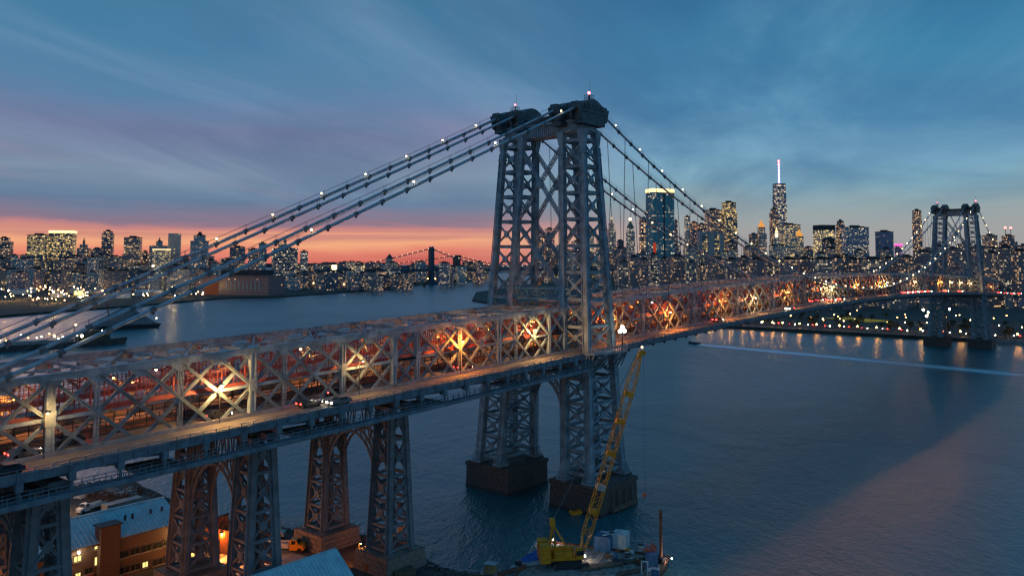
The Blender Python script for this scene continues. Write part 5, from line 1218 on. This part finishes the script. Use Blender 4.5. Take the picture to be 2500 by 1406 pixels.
bldg(1962, 1986, 604, D1, DRK, .25, 'low dark block in a gap of the skyline')
t = bldg(1989, 2038, 562, D1-300, TAN, .98, 'block glowing yellow on every floor', YELW, power=2.0, cell=5, roof=False); G().box(-t['w']/2, t['w']/2, -t['d']/2, t['d']/2, t['h'], t['h']+px_m(D1, 11)).build('dark_attic', ROOFM, t)
t = bldg(2009, 2040, 586, D1-600, DRK, .25, 'dark rounded block in front of the yellow glowing one'); dome(t, SLATE, 1.2, .5)
bldg(2044, 2063, 548, D1-300, DRK, .5, 'narrow tower behind the wide grey slab', tiers=[(541, 2046, 2061)])
t = bldg(2058, 2121, 556, D1-700, (.10, .12, .14), .25, 'wide grey glass slab with dim floors', COOLW, rot=10, ratio=.35)
bldg(2140, 2181, 567, D1-700, (.07, .09, .12), .03, 'plain dark slab standing alone', rot=14, ratio=.5)
t = bldg(2186, 2203, 600, D1-800, MAUVE, .6, 'small block with a magenta lit top', (1, .25, .5)); band(t, glow('magenta', (1, .1, .5), 1.6, False), px_m(D1-800, 4))
t = bldg(2231, 2252, 560, D1-500, DRK, .55, 'slender tower with shifted boxes at its head', tiers=[(540, 2230, 2251), (528, 2232, 2252), (515, 2230, 2250)], power=1.4)
bldg(2403, 2434, 576, D1-900, BRN, .45, 'tower with tall lit windows right of the far bridge tower')
t = bldg(2444, 2482, 590, D1-900, DRK, .3, 'dark tower with rounded shoulders and two red tipped masts', tiers=[(577, 2450, 2476)])
for k in (-8, 10): G().tube([(k, 0, t['h']), (k, 0, t['h']+px_m(D1-900, 20))], .8, 5).build('mast', DARK, t); G().ball((k, 0, t['h']+px_m(D1-900, 21)), 2.6, 8, 6).build('mast_light', CITYR, t)
bldg(2488, 2512, 600, D1-1200, BRN, .35, 'brown tower cut by the right picture edge')
# housing estate along the far bank
rn = random.Random(5)
est = [(1508, 1532, 640, 1150), (1534, 1558, 628, 1100), (1560, 1584, 634, 1050), (1586, 1606, 622, 1180), (1610, 1634, 632, 1080), (1636, 1672, 626, 1100), (1674, 1700, 640, 1250), (1702, 1722, 648, 1300), (1724, 1768, 632, 1000), (1770, 1800, 634, 1040), (1802, 1826, 630, 1000), (1828, 1866, 634, 980), (1868, 1900, 632, 1010), (1902, 1946, 634, 980), (1948, 1982, 632, 1000), (1984, 2026, 633, 960), (2028, 2060, 630, 1010), (2062, 2104, 634, 960), (2106, 2150, 633, 930), (2152, 2190, 632, 980), (2192, 2232, 628, 940), (2234, 2274, 616, 960), (2276, 2308, 602, 1000), (2312, 2340, 608, 1020), (2342, 2372, 596, 1060), (2374, 2404, 604, 980), (2406, 2436, 618, 900), (2438, 2470, 606, 930), (2472, 2506, 614, 880)]
for i, (a, b, y, D) in enumerate(est):
    D *= 1.2
    bldg(a, b, y, D, rn.choice(((.11, .07, .062), (.10, .065, .06), (.12, .085, .075))), rn.uniform(.26, .42), 'brown brick housing block with scattered lit windows, %s from the left along the far bank' % nth(i+1), WARMW if i % 3 else COOLW, rot=rn.uniform(-8, 25), ratio=rn.uniform(.5, .9), group='housing blocks along the far bank', cell=3.1, power=1.0)
def fill(n, xr, yr_, Dr, walls, lit, label, group, seed, wr=(14, 40)):
    rn = random.Random(seed)
    for i in range(n):
        x = xr[0]+(xr[1]-xr[0])*(i+rn.random())/n; w = rn.uniform(*wr); D = rn.uniform(*Dr)
        bldg(x-w/2, x+w/2, rn.uniform(*yr_), D, rn.choice(walls), rn.uniform(*lit), label+', %s of them from the left' % nth(i+1), rn.choice((WARMW, WARMW, COOLW, YELW)), rot=rn.uniform(-30, 40), ratio=rn.uniform(.5, 1.2), group=group, power=.85, cell=max(3.2, D*.0017))
fill(46, (1470, 2500), (598, 634), (1700, 2600), (BRN, GRY, DRK, MAUVE), (.25, .5), 'mid-rise block among the crowded roofs below the skyline', 'mid-rise blocks below the skyline', 31, (14, 34))
fill(22, (1300, 1500), (600, 640), (2300, 2900), (BRN, GRY, DRK), (.3, .6), 'block on the far waterfront seen past the near tower', 'waterfront blocks past the near tower', 33, (10, 22))
fill(40, (-20, 560), (622, 648), (2000, 2700), (BRN, GRY, DRK, MAUVE), (.2, .45), 'low block among the roofs below the left towers', 'low blocks below the left towers', 35, (16, 44))
fill(34, (-20, 520), (655, 676), (1480, 1900), (BRN, DRK, MAUVE, GRY), (.15, .35), 'dark low building behind the yard lights', 'low buildings behind the yard lights', 36, (20, 60))
fill(50, (690, 1190), (636, 654), (2000, 3300), (BRN, GRY, DRK, MAUVE), (.25, .5), 'small block among the low roofs of the middle shore', 'low blocks of the middle shore', 37, (10, 30))
fill(26, (700, 1000), (660, 676), (1650, 1900), (BRN, DRK, MAUVE, GRY), (.2, .4), 'waterside warehouse on the middle shore', 'warehouses of the middle shore', 38, (14, 36))
fill(26, (1800, 2500), (694, 728), (1000, 1150), (BRN, MAUVE, DRK), (.15, .3), 'low building under the far end of the span', 'low buildings under the far end of the span', 39, (14, 40))
# --- far suspension bridge
def far_bridge(px, D, label, hT, steel=True):
    b = ground_at(px, D, WATER); ax = math.atan2((RGT*.93+HZ*.36).y, (RGT*.93+HZ*.36).x); t = empty('suspension_bridge', b, ax, label, 'bridge')
    m = mat('far_steel', (.05, .09, .13), .7, .2, .02) if steel else STONE; span, side = (448, 221) if steel else (486, 285)
    dz = 44.0; zt = hT
    for x in (0, span):
        g = G()
        if steel:
            for y in (-14, -5, 5, 14): g.box(x-5, x+5, y-2.2, y+2.2, 0, zt)
            for z in (46, 70, zt-8): g.box(x-4, x+4, -14, 14, z, z+5)
            for z in (52, 76): g.beam((x, -14, z), (x, 14, z+18), 3, 2); g.beam((x, 14, z), (x, -14, z+18), 3, 2)
            for y in (-14, 14): g.ball((x, y, zt+1), 4, 8, 6)
        else:
            for y in (-17, 0, 17): g.box(x-8, x+8, y-4, y+4, 0, zt-18)
            g.box(x-8.2, x+8.2, -21.5, 21.5, zt-18, zt); g.box(x-9.5, x+9.5, -22.5, 22.5, zt-4, zt+1.5)
            for y in (-8.5, 8.5): g.prism([(y-5, zt-18), (y, zt-25), (y+5, zt-18)], 0, x-7, x+7)
        g.box(x-13, x+13, -24, 24, -3, 9); g.build('tower', m, t)
    g = G(); g.box(-side-160, span+side, -17, 17, dz-8, dz-1)
    g.build('deck', m, t)
    tr = G()
    for s in (-16, 16):
        tr.beam((-side-160, s, dz+4), (span+side, s, dz+4), 1, 1)
        for k in range(60): x = -side-160+k*(span+2*side+160)/60; tr.beam((x, s, dz-2), (x+9, s, dz+4), .7, .7)
    tr.build('truss', m, t)
    def zc(x):
        if x < 0: return zt-(zt-dz-3)*(-x/side)**.93
        if x > span: return zt-(zt-dz-3)*((x-span)/side)
        return dz+5+(zt-dz-5)*((x-span/2)/(span/2))**2
    for s in (-14, 14):
        xs = [-side+i*(span+2*side)/50 for i in range(51)]; c = G().tube([(x, s, zc(x)) for x in xs], .9, 5).build('main_cable', m, t); h = G()
        for i in range(74): x = -side+i*(span+2*side)/74; h.beam((x, s, zc(x)), (x, s, dz), .35, .35, (1, 0, 0))
        tag(h.build('suspender', m, c), kind='stuff')
        if s < 0:
            for i in range(46): x = -side+20+i*(span+side)/46; G().ball((x, s, zc(x)+1.5), 1.0, 6, 5).build('bulb', FARB, c)
    return t
far_bridge(1053, 2250, 'distant blue steel suspension bridge silhouetted against the sunset', deep(1053, 606, 2250).z-WATER)
far_bridge(1115, 2720, 'distant stone towered bridge behind the blue steel one', deep(1115, 624, 2720).z-WATER, False)
# --- lamps on the banks
LMESH = {}
def bank_lamp(p, h, m, r, label, group):
    k = (m.name, r, h)
    if k not in LMESH: LMESH[k] = (G().tube([(0, 0, 0), (0, 0, h)], .1, 5).mesh('pole', DARK), G().ball((0, 0, h+.2), r, 8, 6).mesh('bulb', m))
    t = empty('street_lamp', p, 0, label, 'street lamp', group); inst('pole', LMESH[k][0], t); inst('bulb', LMESH[k][1], t); return t
for px in (1705, 1735, 1760, 1784, 1812, 1836, 1861, 1886, 1911, 1952, 1994, 2049, 2093, 2140, 2196, 2248, 2304, 2345, 2416, 2484):
    q = on(px, 786+(px-1900)*.035, 0, 536); bank_lamp(V((536, q.y, -2.2)), 4.6, SEAL, .5, 'orange lamp along the park seawall under the span', 'lamps along the park seawall')
rn = random.Random(77)
for i in range(74):
    x = rn.uniform(548, 740); y = rn.uniform(-90, 330)
    bank_lamp(V((x, y, -2.2)), 7, rn.choice((CITYW, CITYW, CITYO, CITYO)), .42, 'lamp among the park trees and paths on the far bank', 'lamps scattered over the far park')
for px, py, lab in ((2254, 757, 'dazzling floodlight left of the far tower leg'), (2267, 763, 'second floodlight close beside the dazzling one'), (2318, 755, 'dazzling floodlight between the legs of the far tower'), (2262, 772, 'lower floodlight left of the far tower leg')):
    q = deep(px, py, 790); t = bank_lamp(V((q.x, q.y, -2.2)), max(3, q.z+2.2), CITYC, 1.1, lab, None)
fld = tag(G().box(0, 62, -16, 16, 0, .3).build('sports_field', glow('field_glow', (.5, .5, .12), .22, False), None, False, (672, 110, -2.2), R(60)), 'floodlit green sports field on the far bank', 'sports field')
def yard(n, xr, yr2, zb, label, group, seed, ms, r=.9):
    rn = random.Random(seed)
    for i in range(n):
        px, py = rn.uniform(*xr), rn.uniform(*yr2); q = on(px, py, 2, zb); D = (q-CAM).dot(FWD); h = rn.choice((7, 9, 12))
        bank_lamp(V((q.x, q.y, zb)), h, rn.choice(ms), round(max(.5, D*.00055), 1), label, group)
yard(52, (0, 230), (712, 748), -2.6, 'lamp in the crowded lit yard on the left bank', 'lamps in the lit yard', 51, (CITYW, CITYW, CITYW, CITYO, CITYC))
yard(34, (0, 480), (694, 718), -2.6, 'lamp among the sheds behind the lit yard', 'lamps among the sheds', 52, (CITYW, CITYO, CITYC))
yard(18, (230, 500), (727, 734), -2.6, 'lamp along the quay left of the power house', 'lamps along the quay', 53, (CITYC, CITYW))
yard(38, (690, 1000), (668, 705), -2.6, 'lamp on the middle shore', 'lamps on the middle shore', 54, (CITYW, CITYC, CITYO))
yard(22, (960, 1140), (665, 690), -2.6, 'lamp at the foot of the distant bridges', 'lamps at the foot of the distant bridges', 55, (CITYW, CITYO))
t = bank_lamp(on(250, 722, 2, -2.6), 8, glow('big_orange', (1, .42, .08), 50), 1.8, 'largest orange lamp on the left quay with a long reflection', None)
for px, py, lab in ((20, 735, 'tall yard floodlight at the left picture edge'), (75, 728, 'tall yard floodlight among the pale sheds'), (130, 740, 'tall yard floodlight nearest the moored vessel'), (180, 722, 'tall yard floodlight left of the largest orange lamp'), (420, 724, 'tall quay floodlight left of the power house')):
    q = on(px, py, 2, -2.6); t = bank_lamp(q, 16, CITYW, 1.2, lab, None); point(t, (0, 0, 14), (1, .56, .16), 34000, .8)
# tents and sheds of the lit yard
rn = random.Random(61)
for i in range(20):
    px, py = rn.uniform(20, 470), rn.uniform(708, 728); q = on(px, py, 2, -2.6); w, d, h = rn.uniform(14, 34), rn.uniform(9, 16), rn.uniform(5, 8)
    t = empty('shed', q, math.atan2(RGT.y, RGT.x)+rn.uniform(-.4, .4), 'pale low shed standing in the lit yard', 'shed', 'pale sheds in the lit yard')
    G().box(-w/2, w/2, -d/2, d/2, 0, h).build('wall', rn.choice((WHITE, CONC, SILVER)), t)
    g = G(); g.prism([(-d/2-.4, h)]+[(-d/2*math.cos(math.pi*k/6), h+d*.22*math.sin(math.pi*k/6)) for k in range(1, 6)]+[(d/2+.4, h)], 0, -w/2-.4, w/2+.4); g.build('roof', rn.choice((WHITE, SILVER, CONC)), t)
# --- boats
def hull(L, B, H, m, parent, name='hull'):
    g = G(); st = [(-L/2, .8), (-L*.3, 1), (L*.2, 1), (L*.38, .75), (L*.5, .05)]; b = 0
    for x, k in st: g.v += [(x*.97, -B/2*k*.8, 0), (x, -B/2*k, H*(1+.25*max(0, x/L*2-.3))), (x, B/2*k, H*(1+.25*max(0, x/L*2-.3))), (x*.97, B/2*k*.8, 0)]
    for i in range(4):
        for k in range(4): g.f.append((i*4+k, i*4+(k+1) % 4, i*4+4+(k+1) % 4, i*4+4+k)); g.m.append(0)
    g.f += [(3, 2, 1, 0), (16, 17, 18, 19)]; g.m += [0, 0]; return g.build(name, m, parent)
A, B = on(-60, 862, 2, WATER), on(311, 838, 2, WATER); L = (B-A).length
t = empty('cargo_barge', (A+B)/2, math.atan2((B-A).y, (B-A).x), 'long low dark vessel moored on the left with a deckhouse and mast lamp', 'ship'); hull(L, 16, 4.2, mat('ship_hull', (.09, .085, .08), .7, .3, .2), t); G().box(-L*.47, L*.1, -6, 6, 4.2, 6.4).build('hold', CONC, t)
dh = G().box(L*.14, L*.36, -4.5, 4.5, 4.2, 8.5).build('deckhouse', mat('ship_green', (.06, .07, .05), .7), t); G().box(L*.17, L*.3, -3.6, 3.6, 8.5, 11.5).build('bridge', MAT['ship_green'], dh)
G().tube([(L*.12, 0, 4), (L*.12, 0, 16)], .2, 6).build('mast', DARK, t)
for x, z in ((L*.12, 16.3), (-L*.02, 9), (L*.22, 12.2)): G().ball((x, -3.7, z), .6, 8, 6).build('deck_lamp', CITYW, t)
for i in range(18): G().ball((-L*.45+i*L*.045, -6.3+random.uniform(0, 10), 7+random.random()*4), .35, 6, 5).build('deck_lamp', CITYC if i % 3 else CITYO, t)
A, B = on(212, 806, 2, WATER), on(386, 798, 2, WATER); L = (B-A).length
t = empty('gravel_barge', (A+B)/2, math.atan2((B-A).y, (B-A).x), 'barge loaded with a dark pyramid shaped heap', 'barge'); G().hexa([(-L/2+2, -11, 0), (L/2-2, -11, 0), (L/2-2, 11, 0), (-L/2+2, 11, 0)], [(-L/2, -12, 4), (L/2, -12, 4), (L/2, 12, 4), (-L/2, 12, 4)]).build('hull', DARK, t)
G().hexa([(-L*.46, -11, 4), (L*.46, -11, 4), (L*.46, 11, 4), (-L*.46, 11, 4)], [(-L*.03, -1.5, 19), (L*.1, -1.5, 19), (L*.1, 1.5, 19), (-L*.03, 1.5, 19)]).build('heap', mat('gravel', (.17, .17, .17), .95, .3, .5, bump=.6), t)
G().beam((-L*.2, -6, 4), (-L*.26, -6, 24), .8, .8).build('mast', RUST, t); G().ball((L*.44, -8, 9), .5, 8, 6).build('lamp', CITYC, t)
P0 = on(1694, 839, 2, WATER); P1 = on(2500, 916, 2, WATER); d = P0-P1; rz = math.atan2(d.y, d.x)
t = empty('motor_boat', P0, rz, 'small dark motor boat speeding towards the tower trailing a white wake', 'boat'); hull(11, 3.4, 1.4, CARP[1], t); G().hexa([(-2.5, -1.2, 1.4), (1.5, -1.2, 1.4), (1.5, 1.2, 1.4), (-2.5, 1.2, 1.4)], [(-2.3, -1.0, 2.7), (.4, -1.0, 2.7), (.4, 1.0, 2.7), (-2.3, 1.0, 2.7)]).build('cabin', WHITE, t)
def foam_mat():
    m = bpy.data.materials.new('foam'); m.use_nodes = True; t = NT(m.node_tree); b = t.n['Principled BSDF']; tc = t.new('ShaderNodeTexCoord').outputs['Object']
    b.inputs['Base Color'].default_value = (.8, .88, .9, 1); b.inputs['Roughness'].default_value = .8; b.inputs['Specular IOR Level'].default_value = .2
    x, y, z = t.sep(tc); f = t.noise(t.vmath('MULTIPLY', tc, (.18, 5.0, 1)), .9, 5, .65); edge = t.math('SUBTRACT', 1.0, t.step(t.math('ABSOLUTE', y), .1, 1.15))
    fade = t.math('SUBTRACT', 1.0, t.step(t.math('MULTIPLY', x, -1.0), 60, 330))
    a = t.math('MULTIPLY', t.step(t.math('ADD', f, t.math('MULTIPLY', t.math('SUBTRACT', edge, .5), .35)), .34, .52), t.math('ADD', .5, t.math('MULTIPLY', fade, .5)))
    t.link(t.math('MULTIPLY', a, edge), b.inputs['Alpha']); return m
wk = G(); n = 60; Lw = (P1-P0).length
for i in range(n+1):
    x = -5-(Lw-5)*i/n; w = 1
    wv = .3+.7*min(1, i/22)
    for y in (-1, -.5, 0, .5, 1): wk.v.append((x, y*wv+.35*math.sin(i*.09)+.06*math.sin(i*.7), .0))
for i in range(n):
    for k in range(4): wk.f.append((i*5+k, i*5+k+1, (i+1)*5+k+1, (i+1)*5+k)); wk.m.append(0)
o = wk.build('wake', foam_mat(), None, False, (P0.x, P0.y, WATER+.03), rz); o.scale = (1, 13, 1); tag(o, 'long white wake trailing behind the motor boat', 'wake', kind='stuff')
# --- trees of the far park and the left bank
rn = random.Random(9); TREES = []
for v in range(4):
    tr, cr = G(), G(); tr.tube([(0, 0, -.3), (.1, 0, 2), (0, .1, 4.5)], [.28, .22, .12], 6)
    for k in range(6): a = rn.random()*6.28; tr.tube([(0, 0, 2.4+k*.3), (1.6*math.cos(a), 1.6*math.sin(a), 4.2+k*.3)], [.12, .04], 4)
    lob = [(rn.uniform(-1.6, 1.6), rn.uniform(-1.6, 1.6), rn.uniform(3.6, 6.4), rn.uniform(.9, 1.7)) for _ in range(9)]
    for k in range(520):
        lx, ly, lz, lr = rn.choice(lob); d = V((rn.gauss(0, 1), rn.gauss(0, 1), rn.gauss(0, .8))).normalized()*lr*rn.uniform(.6, 1.05); c = V((lx, ly, lz))+d; u = V((rn.gauss(0, 1), rn.gauss(0, 1), rn.gauss(0, 1))).normalized(); w = u.cross(d).normalized(); s = rn.uniform(.16, .34)
        cr.add([c-u*s, c+w*s*.6, c+u*s, c-w*s*.6], [(0, 1, 2, 3)])
    TREES.append((tr.mesh('trunk', TWIG), cr.mesh('crown', LEAF)))
for i in range(90):
    x, y = (rn.uniform(545, 560) if i % 3 == 0 else rn.uniform(560, 700)), rn.uniform(-110, 340); s = rn.uniform(.9, 1.6); t = empty('park_tree', (x, y, -2.2), rn.random()*6.28, 'dark leafy tree in the park on the far bank', 'tree', 'trees of the far park'); t.scale = (s, s, s); a, b = TREES[i % 4]; inst('trunk', a, t); inst('crown', b, t)
for i in range(40):
    q = on(rn.uniform(700, 1130), rn.uniform(684, 706) if i % 2 else rn.uniform(676, 700), 2, -2.6); s = rn.uniform(1.2, 2.2); t = empty('shore_tree', q, rn.random()*6.28, 'small dark tree on the middle shore', 'tree', 'trees of the middle shore'); t.scale = (s, s, s); a, b = TREES[i % 4]; inst('trunk', a, t); inst('crown', b, t)
for i in range(26):      # riverside drive
    y = -110+i*17; fw = i % 2; car(566+2*fw+.06*abs(y), y, -2.15, R(90 if fw else -90), i % 3, 'car on the riverside drive behind the park', 'cars on the riverside drive', 'car' if i % 4 else 'van', 2.6)
